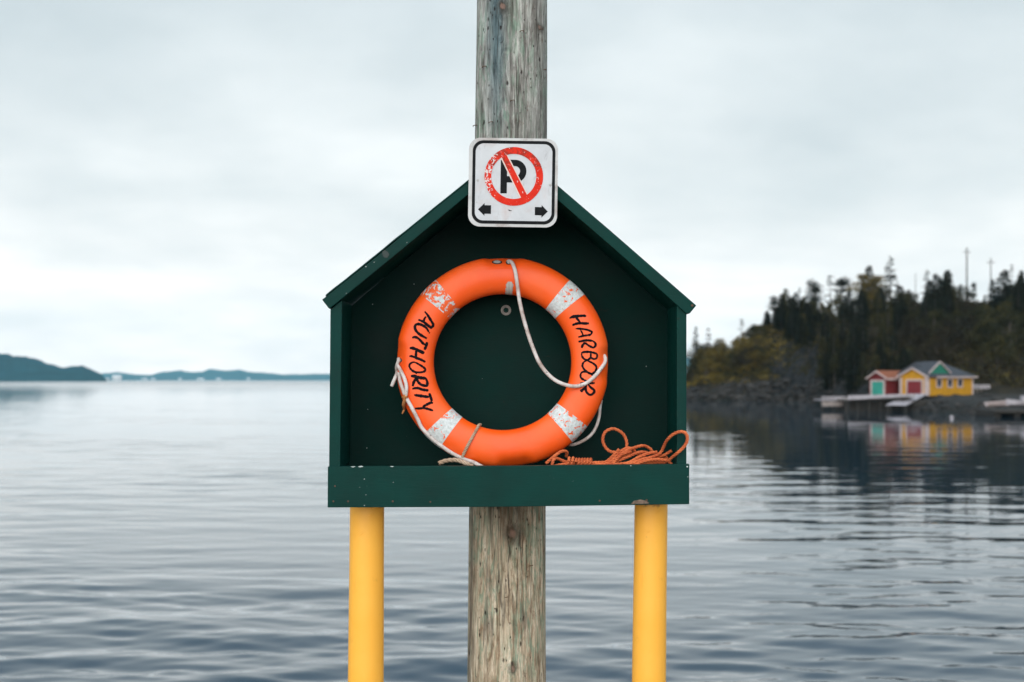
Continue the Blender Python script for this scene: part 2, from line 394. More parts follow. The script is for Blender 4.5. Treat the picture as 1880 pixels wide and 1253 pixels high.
def m_tag():
    m, n, b = mat('woven_label_tape')
    v = coords(n)
    wv = N(n, 'ShaderNodeTexWave', i_Scale=60.0, i_Distortion=0.6, bands_direction='X'); L(n, v, wv.inputs['Vector'])
    L(n, ramp(n, wv.outputs['Fac'], [(0.3, (0.30, 0.27, 0.24)), (0.6, (0.62, 0.58, 0.53))]), b.inputs['Base Color']); return m
M_TAG = m_tag()

# ------------------------------------------------------------------ water
def build_water():
    # open water: a sheet whose rows and columns widen with distance; real ripples near, finer ones in the surface normal
    ys = [-260, -120, -60, -30, -12, 0, 5]
    y = 8.0
    while y < 400: ys.append(y); y *= 1.0052
    while y < 24000: ys.append(y); y *= 1.18
    us = np.linspace(-0.5, 0.5, 460)
    us = np.concatenate([[-40, -12, -5, -2.5, -1.3, -0.7], us, [0.7, 1.3, 2.5, 5, 12, 40]])
    ys = np.array(ys); YY = np.repeat(ys[:, None], len(us), 1); XX = us[None, :] * np.maximum(ys, 12)[:, None]
    rng = np.random.default_rng(5)
    H = np.zeros_like(XX)
    for i in range(84):
        lam = 0.34 * (4.6 / 0.34) ** rng.random(); ang = rng.normal(R(86), R(23))
        kx, ky = math.cos(ang) * 2 * math.pi / lam, math.sin(ang) * 2 * math.pi / lam
        amp = 0.00195 * lam ** 0.86
        fade = np.clip((lam / (0.0065 * np.abs(YY) * 1.6 + 1e-3)) - 0.8, 0, 1)
        ph = kx * XX + ky * YY + rng.random() * 6.28; H += amp * fade * (np.sin(ph) - 0.34 * np.cos(2 * ph))
    patch = 0.65 + 0.55 * np.sin(XX * 0.11 + 1.3 + 0.5 * np.sin(YY * 0.05)) * np.sin(YY * 0.16 + 0.04 * XX)
    H *= np.clip(patch, 0.22, 1.15)
    H *= (YY > 6) * (1 - 0.60 * np.clip((XX - 4.5) / 8, 0, 1)) * np.interp(YY, [14, 24, 40, 90], [1.05, 1.0, .55, .36])
    nv = XX.size; nx = len(us)
    me = bpy.data.meshes.new('water'); me.vertices.add(nv)
    me.vertices.foreach_set('co', np.stack([XX, YY, H], -1).ravel())
    a = np.arange(nv).reshape(XX.shape)
    q = np.stack([a[:-1, :-1], a[:-1, 1:], a[1:, 1:], a[1:, :-1]], -1).reshape(-1, 4)
    me.loops.add(q.size); me.loops.foreach_set('vertex_index', q.ravel())
    me.polygons.add(len(q)); me.polygons.foreach_set('loop_start', np.arange(len(q)) * 4)
    me.polygons.foreach_set('use_smooth', np.ones(len(q), bool)); me.update(); me.validate()
    m, n, b = mat('sea_water')
    b.inputs['Base Color'].default_value = (0.018, 0.042, 0.062, 1); b.inputs['Roughness'].default_value = 0.03
    b.inputs['IOR'].default_value = 1.333; b.inputs['Specular IOR Level'].default_value = 0.5
    h1 = noise_n(n, coords(n, (0.42, 1.0, 1), rot=(0, 0, R(4))), 1.1, 3, 0.5, 0.4)
    h2 = noise_n(n, coords(n, (0.5, 1.0, 1), rot=(0, 0, R(-7))), 3.4, 3, 0.5)
    pt = noise_n(n, coords(n, (0.5, 1.0, 1)), 0.035, 3, 0.5)
    h = math_n(n, 'ADD', math_n(n, 'MULTIPLY', h1, 0.72), math_n(n, 'MULTIPLY', h2, 0.20))
    h = math_n(n, 'MULTIPLY', h, ramp(n, pt, [(0.38, 0.35), (0.62, 1.0)]))
    spx = n.nodes.new('ShaderNodeSeparateXYZ'); L(n, coords(n), spx.inputs[0])
    lee = ramp(n, math_n(n, 'MULTIPLY', spx.outputs[0], 0.03), [(0.2, 1.0), (0.75, 0.48)])      # sheltered under the wooded shore
    b.inputs['IOR'].default_value = 1.43
    h = math_n(n, 'MULTIPLY', h, lee)
    near = ramp(n, math_n(n, 'MULTIPLY', spx.outputs[1], 0.01), [(0.18, 1.0), (0.45, 0.5), (0.9, 0.36)])
    far = N(n, 'ShaderNodeMapRange'); L(n, spx.outputs[1], far.inputs[0]); far.inputs[1].default_value = 260; far.inputs[2].default_value = 1200; far.inputs[3].default_value = 0.03; far.inputs[4].default_value = 0.17
    L(n, far.outputs[0], b.inputs['Roughness'])      # wavelets too small to resolve out on the open bay
    h = math_n(n, 'MULTIPLY', h, near); bump(n, b, h, 1.0, 0.032)
    me.materials.append(m)
    o = bpy.data.objects.new('water', me); COL.objects.link(o); tag(o, kind='structure')
build_water()

# ------------------------------------------------------------------ wooded shore on the right
def lerp(p, xs, ys): return float(np.interp(p, xs, ys))
PX = [1180, 1228, 1262, 1300, 1350, 1420, 1500, 1600, 1700, 1800, 1880, 2100, 2500, 3200]
SH = [240, 238, 232, 228, 226, 222, 205, 172, 146, 134, 127, 112, 100, 90]
RD = [246, 250, 262, 262, 264, 266, 264, 262, 262, 268, 270, 280, 285, 290]
RY = [722, 712, 692, 676, 655, 618, 604, 578, 562, 562, 560, 552, 540, 540]
RP = [1180, 1228, 1262, 1300, 1350, 1420, 1500, 1600, 1700, 1800, 1880, 2100, 2500, 3200]
def ground(X, Y):
    p = 940 + X / max(Y, 1) * F; D = Y
    ds = lerp(p, PX, SH); dr = lerp(p, PX, RD); zr = EYE + (HZ - lerp(p, RP, RY)) * dr / F
    if p < 1180: return -3.0
    t = (D - ds) / (dr - ds)
    if t < 0: return max(-4.0, t * 6.0)
    steep = min(max((p - 1500) / 200, 0), 1)          # cliff on the left, flat beach then slope on the right
    cliff = zr * min(1.0, t * 1.9) ** 0.75
    beach = min(1.0, (D - ds) / 11.0) * 1.5
    b = 28.0
    slope = beach + (zr - 1.5) * max(0.0, min(1.0, (D - ds - b) / max(dr - ds - b, 1))) ** 0.85
    h = cliff * (1 - steep) + slope * steep
    if D > dr: h = zr - (D - dr) * 0.03 if D < dr + 60 else zr - 1.8 - (D - dr - 60) * 0.25
    am = min(1.0, max(0, h) / 5.0)
    h += am * (noise.noise(Vector((X * .09, Y * .09, 3.1))) * 1.1 + noise.noise(Vector((X * .3, Y * .3, 7.7))) * (0.5 + 0.9 * (1 - steep)) + noise.noise(Vector((X * .75, Y * .75, 2.7))) * 0.7 * (1 - steep))
    h += min(1.0, max(0, h)) * noise.noise(Vector((X * .8, Y * .8, 1.7))) * 0.12
    return max(h, -4.0)
def build_land():
    v, f = [], []
    ps = list(np.linspace(1180, 1940, 230)) + list(np.linspace(1960, 3200, 50))
    ts = list(np.linspace(-0.04, 1.1, 76)) + [1.2, 1.35, 1.6, 2.0, 2.5]
    for p in ps:
        ds = lerp(p, PX, SH); dr = lerp(p, PX, RD)
        for t in ts:
            D = ds + (dr - ds) * t; X = (p - 940) / F * D
            v.append((X, D, ground(X, D)))
    m = len(ts)
    for i in range(len(ps) - 1):
        for j in range(m - 1): f.append((i * m + j, (i + 1) * m + j, (i + 1) * m + j + 1, i * m + j + 1))
    ma, n, b = mat('shore_rock_and_soil')
    vco = coords(n); sp = n.nodes.new('ShaderNodeSeparateXYZ'); L(n, vco, sp.inputs[0])
    f1 = noise_n(n, vco, 0.16, 6, 0.65, 0.4); f2 = noise_n(n, vco, 1.2, 6, 0.7)
    soil = ramp(n, f1, [(0.35, (0.010, 0.009, 0.006)), (0.5, (0.022, 0.017, 0.009)), (0.62, (0.045, 0.032, 0.014)), (0.72, (0.03, 0.032, 0.012))])
    rock = ramp(n, f2, [(0.38, (0.004, 0.005, 0.005)), (0.5, (0.013, 0.014, 0.015)), (0.62, (0.034, 0.032, 0.032)), (0.72, (0.075, 0.066, 0.06))])
    gm = n.nodes.new('ShaderNodeNewGeometry'); sn = n.nodes.new('ShaderNodeSeparateXYZ'); L(n, gm.outputs['Normal'], sn.inputs[0])
    st = ramp(n, math_n(n, 'ADD', sn.outputs[2], math_n(n, 'MULTIPLY', math_n(n, 'SUBTRACT', f2, 0.5), 0.5)), [(0.72, 1.0), (0.86, 0.0)])
    c = mix(n, st, soil, rock)
    gravel = ramp(n, noise_n(n, vco, 5, 6, 0.75), [(0.35, (0.022, 0.022, 0.021)), (0.65, (0.06, 0.058, 0.054))])
    near = ramp(n, math_n(n, 'MULTIPLY', sp.outputs[1], 0.004), [(0.66, 1.0), (0.76, 0.15)])
    c = mix(n, math_n(n, 'MULTIPLY', near, ramp(n, math_n(n, 'MULTIPLY', sp.outputs[2], 0.1), [(0.15, 1.0), (0.19, 0.0)])), c, gravel)
    c = mix(n, ramp(n, math_n(n, 'MULTIPLY', sp.outputs[2], 0.1), [(0.03, 0.9), (0.13, 0.0)]), c, (0.014, 0.015, 0.012))
    L(n, c, b.inputs['Base Color']); b.inputs['Roughness'].default_value = 0.95; b.inputs['Specular IOR Level'].default_value = 0.2
    bump(n, b, f2, 0.8, 0.4)
    o = mesh_obj('ground', v, f, ma, smooth=True); tag(o, kind='structure')
build_land()
def shore_rocks():
    rg = random.Random(9); q = MB()
    ico = bmesh.new(); bmesh.ops.create_icosphere(ico, subdivisions=2, radius=1.0)
    iv = [v.co.copy() for v in ico.verts]; ifc = [tuple(v.index for v in f.verts) for f in ico.faces]; ico.free()
    for i in range(520):
        px = rg.uniform(1262, 1900) if i % 3 else rg.uniform(1262, 1520)
        D = lerp(px, PX, SH) + abs(rg.gauss(0, 1)) * (3.5 if px < 1560 else 5) - .3; X = (px - 940) * D / F; z = ground(X, D)
        if z > 3.2 or z < -.4: continue
        sz = rg.uniform(.15, .5) * (1.7 if px < 1540 and rg.random() < .35 else 1); sc = Vector((rg.uniform(.8, 1.6), rg.uniform(.7, 1.2), rg.uniform(.45, .9))) * sz
        q.add([Vector((X, D, z)) + Vector((v.x * sc.x, v.y * sc.y, v.z * sc.z)) * (1 + .45 * noise.noise(v * 1.3 + Vector((i, 0, 0)))) for v in iv], ifc)
    m, n, b = mat('wet_shore_rock'); v = coords(n)
    L(n, ramp(n, noise_n(n, v, .9, 6, .7), [(.35, (0.006, 0.005, 0.005)), (.52, (0.017, 0.014, 0.011)), (.68, (0.055, 0.048, 0.042))]), b.inputs['Base Color']); b.inputs['Roughness'].default_value = .8
    o = q.build('shore_rocks', m); tag(o, 'dark tumbled rocks along the waterline of the wooded shore', 'rocks', kind='stuff')
shore_rocks()

# ------------------------------------------------------------------ foliage
rnd = random.Random(11)
def m_leaf(name, cols, sc=0.35):
    m, n, b = mat(name)
    v = coords(n); oi = n.nodes.new('ShaderNodeObjectInfo')
    f = math_n(n, 'ADD', noise_n(n, v, sc, 4, 0.6), math_n(n, 'MULTIPLY', math_n(n, 'SUBTRACT', oi.outputs['Random'], 0.5), 0.16))
    st = [(0.30 + 0.4 * i / (len(cols) - 1), c) for i, c in enumerate(cols)]
    L(n, ramp(n, f, st), b.inputs['Base Color']); b.inputs['Roughness'].default_value = 0.75; b.inputs['Specular IOR Level'].default_value = 0.2
    return m
M_SPRUCE = m_leaf('spruce_needles', [(0.005, 0.008, 0.004), (0.009, 0.012, 0.006), (0.018, 0.019, 0.008)])
M_OLIVE = m_leaf('olive_needles', [(0.012, 0.014, 0.005), (0.036, 0.034, 0.010), (0.09, 0.070, 0.018)])
M_GOLD = m_leaf('autumn_leaves', [(0.06, 0.046, 0.010), (0.14, 0.10, 0.022), (0.25, 0.18, 0.036)])
M_BROWN = m_leaf('brown_shrub_leaves', [(0.009, 0.007, 0.004), (0.022, 0.016, 0.007), (0.042, 0.033, 0.011)])
M_BARK = simple('grey_bark', (0.065, 0.055, 0.048), 0.9, 0.3, 3)

class Leaves:
    def __init__(s): s.q = []
    def card(s, p, d, size, rg):
        u = Vector(d).normalized(); v = Vector((rg.gauss(0, 1), rg.gauss(0, 1), rg.gauss(0, 1))).cross(u)
        if v.length < 1e-4: return
        v.normalize(); l = size; w_ = size * 0.45
        a = Vector(p)
        s.q.append((a, a + u * l * .5 + v * w_ * .5, a + u * l, a + u * l * .45 - v * w_ * .5))
    def build(s, name, m, parent):
        n = len(s.q); me = bpy.data.meshes.new(name)
        me.vertices.add(n * 4); me.vertices.foreach_set('co', np.array([[tuple(p) for p in q] for q in s.q], dtype=np.float32).ravel())
        me.loops.add(n * 4); me.loops.foreach_set('vertex_index', np.arange(n * 4))
        me.polygons.add(n); me.polygons.foreach_set('loop_start', np.arange(n) * 4); me.update()
        me.materials.append(m)
        o = bpy.data.objects.new(name, me); COL.objects.link(o)
        if parent: o.parent = parent
        return o
def conifer(seed, H=10.0, Rm=2.0, base=0.06, whorls=42, per=7, gap=0.0, mm=None, size=0.42, power=0.85):
    rg = random.Random(seed); t = empty('conifer_tree'); lv = Leaves(); tr = MB()
    bend = [Vector((rg.uniform(-.15, .15), rg.uniform(-.15, .15), 0)) for _ in range(3)]
    def axis(k): return Vector((bend[0].x * math.sin(k * 3), bend[0].y * math.sin(k * 3 + 1), k * H))
    pts = [axis(i / 10) for i in range(11)]
    add_tube(tr, [p - Vector((0, 0, 0.6)) if i == 0 else p for i, p in enumerate(pts)], [0.16 * (1 - i / 10.5) + 0.012 for i in range(11)], 6)
    lop = [rg.uniform(0.7, 1.2) for _ in range(12)]
    for i in range(whorls):
        k = base + (1 - base) * (i + rg.random()) / whorls
        if rg.random() < gap: continue
        for j in range(per):
            a = rg.random() * 6.283
            ln = Rm * (1 - k) ** power * rg.uniform(0.55, 1.12) * lop[int(a / 6.2832 * 11.99)] + 0.12
            p0 = axis(k); dr = Vector((math.cos(a), math.sin(a), rg.uniform(0.0, 0.25)))
            nseg = max(2, int(ln / 0.20)); p = p0.copy()
            for s in range(nseg):
                dr.z -= 0.085
                p = p + dr.normalized() * ln / nseg
                if s == 0 and ln > 1.0: continue
                for _ in range(3):
                    dd = dr.normalized() * 0.9 + Vector((rg.gauss(0, .6), rg.gauss(0, .6), rg.gauss(-.15, .3)))
                    lv.card(p, dd, size * rg.uniform(.6, 1.2), rg)
            tr_end = p0 + (p - p0) * 0.85
            if j % 3 == 0 and ln > 0.6:
                q = (tr_end - p0); n0 = len(tr.v)
                tr.v += [tuple(p0 + Vector((0, 0, .03))), tuple(p0 - Vector((0, 0, .03))), tuple(tr_end)]; tr.f.append((n0, n0 + 1, n0 + 2))
    for _ in range(14): lv.card(axis(1.0) - Vector((0, 0, rg.random() * .5)), (rg.gauss(0, .4), rg.gauss(0, .4), 1), size * .8, rg)
    lv.build('crown', mm or M_SPRUCE, t); mesh_obj('trunk', tr.v, tr.f, M_BARK, t, local=True)
    return t
def broadleaf(seed, H=9.0, W=3.4, clumps=34, per=85, mm=None, base=0.25, size=0.30, name='broadleaf_tree'):
    rg = random.Random(seed); t = empty(name); lv = Leaves(); tr = MB()
    top = Vector((rg.uniform(-.4, .4), rg.uniform(-.4, .4), H * .85))
    add_tube(tr, catmull([Vector((0, 0, -.6)), Vector((rg.uniform(-.2, .2), 0, H * .35)), top], .5), 0.07, 6)
    add_tube(tr, catmull([Vector((0, 0, -.6)), Vector((0, 0, H * .3))], .5), 0.14, 6)
    for c in range(clumps):
        k = rg.uniform(base, 1.0); a = rg.random() * 6.283
        prof = math.sin(math.pi * min(1, max(0.08, (k - base + .12) / (1.08 - base)))) ** 0.6
        rr = W * .5 * prof * rg.uniform(0.25, 1.15)
        ctr = Vector((math.cos(a) * rr, math.sin(a) * rr, k * H)); cs = rg.uniform(.45, 1.0) * W * .17
        st = Vector((0, 0, max(0.1, k - .3) * H * .8))
        add_tube(tr, [st, st.lerp(ctr, .6) + Vector((0, 0, -.1)), ctr], [0.05, .03, .012], 4, False)
        for _ in range(per):
            d = Vector((rg.gauss(0, 1), rg.gauss(0, 1), rg.gauss(0, .75))); p = ctr + d * cs * .62
            lv.card(p, d + Vector((0, 0, .2)), size * rg.uniform(.6, 1.2), rg)
    lv.build('crown', mm or M_GOLD, t); mesh_obj('trunk', tr.v, tr.f, M_BARK, t, local=True)
    return t
def pine(seed, H=9.0, mm=None):
    rg = random.Random(seed); t = empty('pine_tree'); lv = Leaves(); tr = MB()
    pts = catmull([Vector((0, 0, -.6)), Vector((rg.uniform(-.3, .3), 0, H * .45)), Vector((rg.uniform(-.3, .3), .1, H * .97))], .6)
    add_tube(tr, pts, [0.15 * (1 - i / len(pts)) + .03 for i in range(len(pts))], 6)
    for c in range(26):
        k = 0.42 + 0.58 * rg.random() ** 0.7; a = rg.random() * 6.283
        rr = (0.35 + 1.5 * (1 - k)) * rg.uniform(.3, 1.1)
        ctr = Vector((math.cos(a) * rr, math.sin(a) * rr, k * H)); b0 = Vector((0, 0, (k - .05) * H))
        add_tube(tr, [b0, b0.lerp(ctr, .6), ctr], [.05, .03, .015], 4, False)
        cs = rg.uniform(.3, .6)
        for _ in range(75):
            d = Vector((rg.gauss(0, 1), rg.gauss(0, 1), rg.gauss(0, .6)))
            lv.card(ctr + d * cs * .7, d + Vector((0, 0, .3)), 0.3 * rg.uniform(.6, 1.2), rg)
    lv.build('crown', mm or M_SPRUCE, t); mesh_obj('trunk', tr.v, tr.f, M_BARK, t, local=True)
    return t
PROTO = {
    'full': [conifer(1), conifer(2, Rm=2.3, whorls=46), conifer(3, Rm=1.7, power=.75)],
    'thin': [conifer(4, Rm=1.05, whorls=34, per=5, size=.34), conifer(5, Rm=1.3, whorls=26, per=5, gap=.1)],
    'sparse': [conifer(6, Rm=1.9, whorls=20, per=5, gap=.15, base=.12), conifer(7, Rm=1.5, whorls=17, per=4, gap=.2, base=.2)],
    'olive': [conifer(8, Rm=2.0, whorls=36, mm=M_OLIVE), conifer(9, Rm=1.5, whorls=28, per=6, mm=M_OLIVE, gap=.1)],
    'gold': [broadleaf(10), broadleaf(12, W=4.2, clumps=40)],
    'pine': [pine(13), pine(14), pine(15, mm=M_OLIVE)],
    'brown': [broadleaf(16, H=5, W=4.6, clumps=26, mm=M_BROWN, base=.05, name='shrub'), broadleaf(17, H=5, W=4.0, clumps=24, mm=M_OLIVE, base=.05, name='shrub'),
              broadleaf(18, H=5, W=4.4, clumps=24, mm=M_GOLD, base=.05, name='shrub')],
}
used = set()
def copy_tree(o):
    c = o.copy(); COL.objects.link(c)
    for ch in o.children:
        k = ch.copy(); COL.objects.link(k); k.parent = c
    return c
def plant(kind, var, px, D, top=None, hgt=None, sx=1.0, label='', cat='tree', group='trees on the wooded shore'):
    src = PROTO[kind][var % len(PROTO[kind])]
    o = src if src.name not in used else copy_tree(src)
    used.add(src.name)
    X = (px - 940) * D / F; z = ground(X, D)
    H0 = {'gold': 9.0, 'pine': 9.0, 'brown': 5.0}.get(kind, 10.0)
    if top is not None: hgt = EYE + (HZ - top) * D / F - z
    s = max(0.5, hgt) / H0
    o.location = (X, D, z - 0.1); o.rotation_euler = (0, 0, rnd.random() * 6.28); o.scale = (s * sx * (1.15 if top is not None else 1.1), s * sx * (1.15 if top is not None else 1.1), s)
    tag(o, label, cat, group)
    return o
sky_trees = [
 ('thin', 0, 1277, 250, 600, 1.0, 'small thin dark spruce at the far left tip of the wooded shore'),
 ('thin', 1, 1301, 256, 602, .9, 'second small thin spruce from the left tip of the wooded shore'),
 ('gold', 1, 1292, 250, 640, 1.3, 'golden leafy tree low at the left tip of the shore'),
 ('gold', 0, 1330, 255, 632, 1.5, 'broad golden leafy tree below the spindly spruce on the left slope'),
 ('sparse', 1, 1361, 258, 586, 1.1, 'spindly see-through spruce standing above golden trees on the left slope'),
 ('olive', 0, 1352, 252, 622, 1.2, 'olive green tree beside the spindly spruce on the left slope'),
 ('olive', 1, 1378, 256, 622, 1.3, 'low olive tree just right of the spindly spruce'),
 ('full', 0, 1413, 256, 588, .7, 'narrow dark spruce at the foot of the tall treeline'),
 ('olive', 0, 1443, 252, 531, 1.15, 'tall olive brown conifer at the left end of the tall treeline'),
 ('full', 2, 1432, 248, 590, .9, 'shorter dark spruce at the left end of the tall treeline'),
 ('sparse', 0, 1467, 256, 528, .8, 'thin leafless looking conifer at the left of the tall treeline'),
 ('gold', 0, 1455, 250, 560, .9, 'thinly leaved golden tree behind the left end of the treeline'),
 ('pine', 0, 1494, 254, 517, 1.1, 'dark pine with a rounded tuft on top over a gap of sky'),
 ('olive', 1, 1478, 250, 545, .8, 'dark olive conifer left of the tufted pine'),
 ('gold', 1, 1508, 256, 556, .8, 'thin golden tree letting sky through below the pines'),
 ('sparse', 1, 1525, 254, 506, 1.2, 'tall sparse spruce left of the rounded pine pair'),
 ('pine', 1, 1547, 250, 512, 1.3, 'broad dark pine between the sparse spruce and the golden tree'),
 ('pine', 2, 1538, 246, 540, 1.0, 'olive pine below the broad dark pine'),
 ('gold', 0, 1583, 248, 505, 1.35, 'tall golden crowned tree left of the highest spruce'),
 ('full', 1, 1597, 252, 488, .95, 'dark pointed spruce rising from the tall golden crown'),
 ('gold', 1, 1610, 246, 508, 1.3, 'yellow green leafy tree under the highest spruce'),
 ('sparse', 0, 1634, 252, 472, 1.1, 'highest spruce of the shore with open layered branches'),
 ('olive', 1, 1626, 244, 522, 1.8, 'olive conifer below the highest spruce'),
 ('full', 1, 1650, 250, 524, 1.7, 'dark spruce where the treeline drops on the right of the highest spruce'),
 ('full', 0, 1664, 248, 552, 1.3, 'last low dark spruce before the bare gap in the treeline'),
 ('sparse', 0, 1702, 256, 496, .9, 'feathery spruce at the left of the dark trio above the yellow boathouse'),
 ('full', 1, 1717, 248, 503, 1.25, 'densest black green spruce in the trio above the yellow boathouse'),
 ('full', 2, 1736, 254, 497, .8, 'pointed spruce at the right of the trio above the yellow boathouse'),
 ('pine', 0, 1763, 258, 523, .8, 'small pine just left of the tallest utility pole'),
 ('pine', 1, 1788, 258, 520, .8, 'small tufted pine just right of the tallest utility pole'),
 ('full', 0, 1777, 258, 546, 1.0, 'short bushy spruce at the foot of the tallest utility pole'),
 ('full', 2, 1808, 258, 541, 1.1, 'short conical spruce between the two tall utility poles'),
 ('full', 1, 1845, 238, 496, 1.35, 'large cone shaped dark spruce in front of the white hilltop house'),
 ('sparse', 1, 1856, 258, 486, .8, 'slim open spruce rising behind the large cone shaped spruce'),
 ('full', 0, 1875, 252, 497, .9, 'dark spruce at the right edge beside the hilltop house'),
 ('olive', 0, 1898, 250, 500, 1.0, 'olive conifer cut by the right edge of the picture'),
]
for k, v_, px, D, top, sx, lab in sky_trees: plant(k, v_, px, D, top=top, sx=sx, label=lab)
# the packed wood below the skyline
for i in range(130):
    px = rnd.uniform(1405, 1668); D = rnd.uniform(lerp(px, PX, SH) + lerp(px, [1405, 1470, 1520], [26, 16, 2]), 250)
    topz = lerp(px, [1418, 1440, 1500, 1560, 1640, 1668], [655, 625, 622, 600, 568, 598]) + rnd.uniform(-6, 60) + (250 - D) * 1.3
    kind = rnd.choice(['full', 'full', 'full', 'olive', 'pine'])
    X = (px - 940) * D / F; g = ground(X, D); zt = EYE + (HZ - topz) * D / F
    if zt - g < 3: zt = g + rnd.uniform(3, 6)
    plant(kind, rnd.randrange(3), px, D, hgt=min(zt - g, 12), sx=rnd.uniform(.9, 1.3), label='dark conifer packed in the thick wood left of and behind the boathouses', group='dark conifers packed in the wood')
for i in range(26):
    px = rnd.choice([rnd.uniform(1695, 1745), rnd.uniform(1815, 1880), rnd.uniform(1640, 1700)]); D = rnd.uniform(215, 245)
    plant('full', rnd.randrange(3), px, D, hgt=rnd.uniform(5, 8.0) if px > 1695 else rnd.uniform(3, 4.5), sx=rnd.uniform(.9, 1.2), label='dark spruce partway up the slope below the right hand treeline', group='spruces on the right hand slope')
for i in range(150):
    if i < 46: px = rnd.uniform(1268, 1400); X0 = lerp(px, PX, SH); D = rnd.uniform(X0 + 3, 256); v_ = rnd.choice([2, 2, 1, 0]); lab = 'golden brown bush on the left slope above the rocks'; gr = 'bushes on the left slope'; h = rnd.uniform(2.2, 4.6)
    else: px = rnd.uniform(1640, 1925); D = rnd.uniform(178, 252); v_ = rnd.choice([0, 0, 0, 1] if px < 1770 else [1, 1, 1, 0]); lab = 'brown or olive bush on the slope behind the yellow boathouse'; gr = 'bushes on the right hand slope'; h = rnd.uniform(2.4, 5.0)
    plant('brown', v_, px, D, hgt=h, sx=rnd.uniform(.9, 1.3), label=lab, cat='bush', group=gr)
def undergrowth():
    rg = random.Random(3)
    for name, m_, lo, hi, cnt, s in (('undergrowth', M_BROWN, 1500, 1960, 2600, .42), ('undergrowth', M_OLIVE, 1262, 1960, 1700, .42), ('shore_grass', M_GOLD, 1266, 1440, 620, .36)):
        lv = Leaves()
        for c in range(cnt):
            px = rg.uniform(lo, hi); ds = lerp(px, PX, SH); dr = lerp(px, PX, RD)
            off = 34 if px > 1640 else (20 if px > 1540 else 5)
            D = rg.uniform(ds + off, dr + 6); X = (px - 940) * D / F; z = ground(X, D)
            if z < 1.2: continue
            cs = rg.uniform(.4, 1.0)
            for _ in range(16):
                d = Vector((rg.gauss(0, 1), rg.gauss(0, 1), abs(rg.gauss(0, .7))))
                lv.card(Vector((X, D, z)) + d * cs * .7, d + Vector((0, 0, .5)), s * rg.uniform(.6, 1.3), rg)
        o = lv.build(name, m_, None)
        tag(o, {'shore_grass': 'golden dry growth over the left slope of the shore'}.get(name, 'low scrub covering the wooded slope'), 'undergrowth', kind='stuff')
undergrowth()

# ------------------------------------------------------------------ boathouses
def paintm(name, col, rough=0.65): return simple(name, col, rough, 0.12, 1.5)
M_HY = paintm('yellow_clapboard', (0.62, 0.30, 0.012)); M_HT = paintm('pinkish_white_trim', (0.50, 0.40, 0.38)); M_HR = paintm('maroon_door_paint', (0.17, 0.013, 0.018))
M_ROOF = paintm('grey_shingle', (0.045, 0.050, 0.060), .9); M_ROOFB = paintm('rusty_brown_shingle', (0.24, 0.075, 0.033), .9); M_RED = paintm('dark_red_clapboard', (0.16, 0.014, 0.016))
M_TEAL = paintm('teal_door_paint', (0.025, 0.25, 0.19)); M_DKG = paintm('deep_green_gable', (0.01, 0.16, 0.10)); M_GLASS = simple('dark_window_glass', (0.02, 0.03, 0.05), 0.15)
M_WHITEW = simple('bleached_white_planks', (0.36, 0.33, 0.35), 0.8, 0.3, 3); M_DKW = simple('tarred_timber', (0.03, 0.026, 0.022), 0.9, 0.3, 4)
M_PALE = simple('pale_plank', (0.26, 0.215, 0.195), 0.8, 0.3, 3)
def clap(m):   # clapboard lines
    n = m.node_tree; b = n.nodes['Principled BSDF']
    wv = N(n, 'ShaderNodeTexWave', i_Scale=2.4, bands_direction='Z', wave_profile='SAW'); L(n, coords(n), wv.inputs['Vector'])
    bump(n, b, wv.outputs['Fac'], 1.0, 0.03)
clap(M_HY); clap(M_RED)
YAW = R(35)
def gable_roof(x0, x1, y0, y1, ze, zp, th=.12, oh=.3, ex=.25):
    mb = MB(); ym = (y0 + y1) / 2; sl = (zp - ze) / (ym - y0)
    for s in (0, 1):
        ya = (y0 - oh) if s == 0 else (y1 + oh); za = ze - sl * oh
        mb.prism([(x0 - ex, ya, za), (x0 - ex, ym, zp), (x0 - ex, ym, zp + th * 1.2), (x0 - ex, ya, za + th * 1.2)], (x1 - x0 + ex, 0, 0))
    return mb
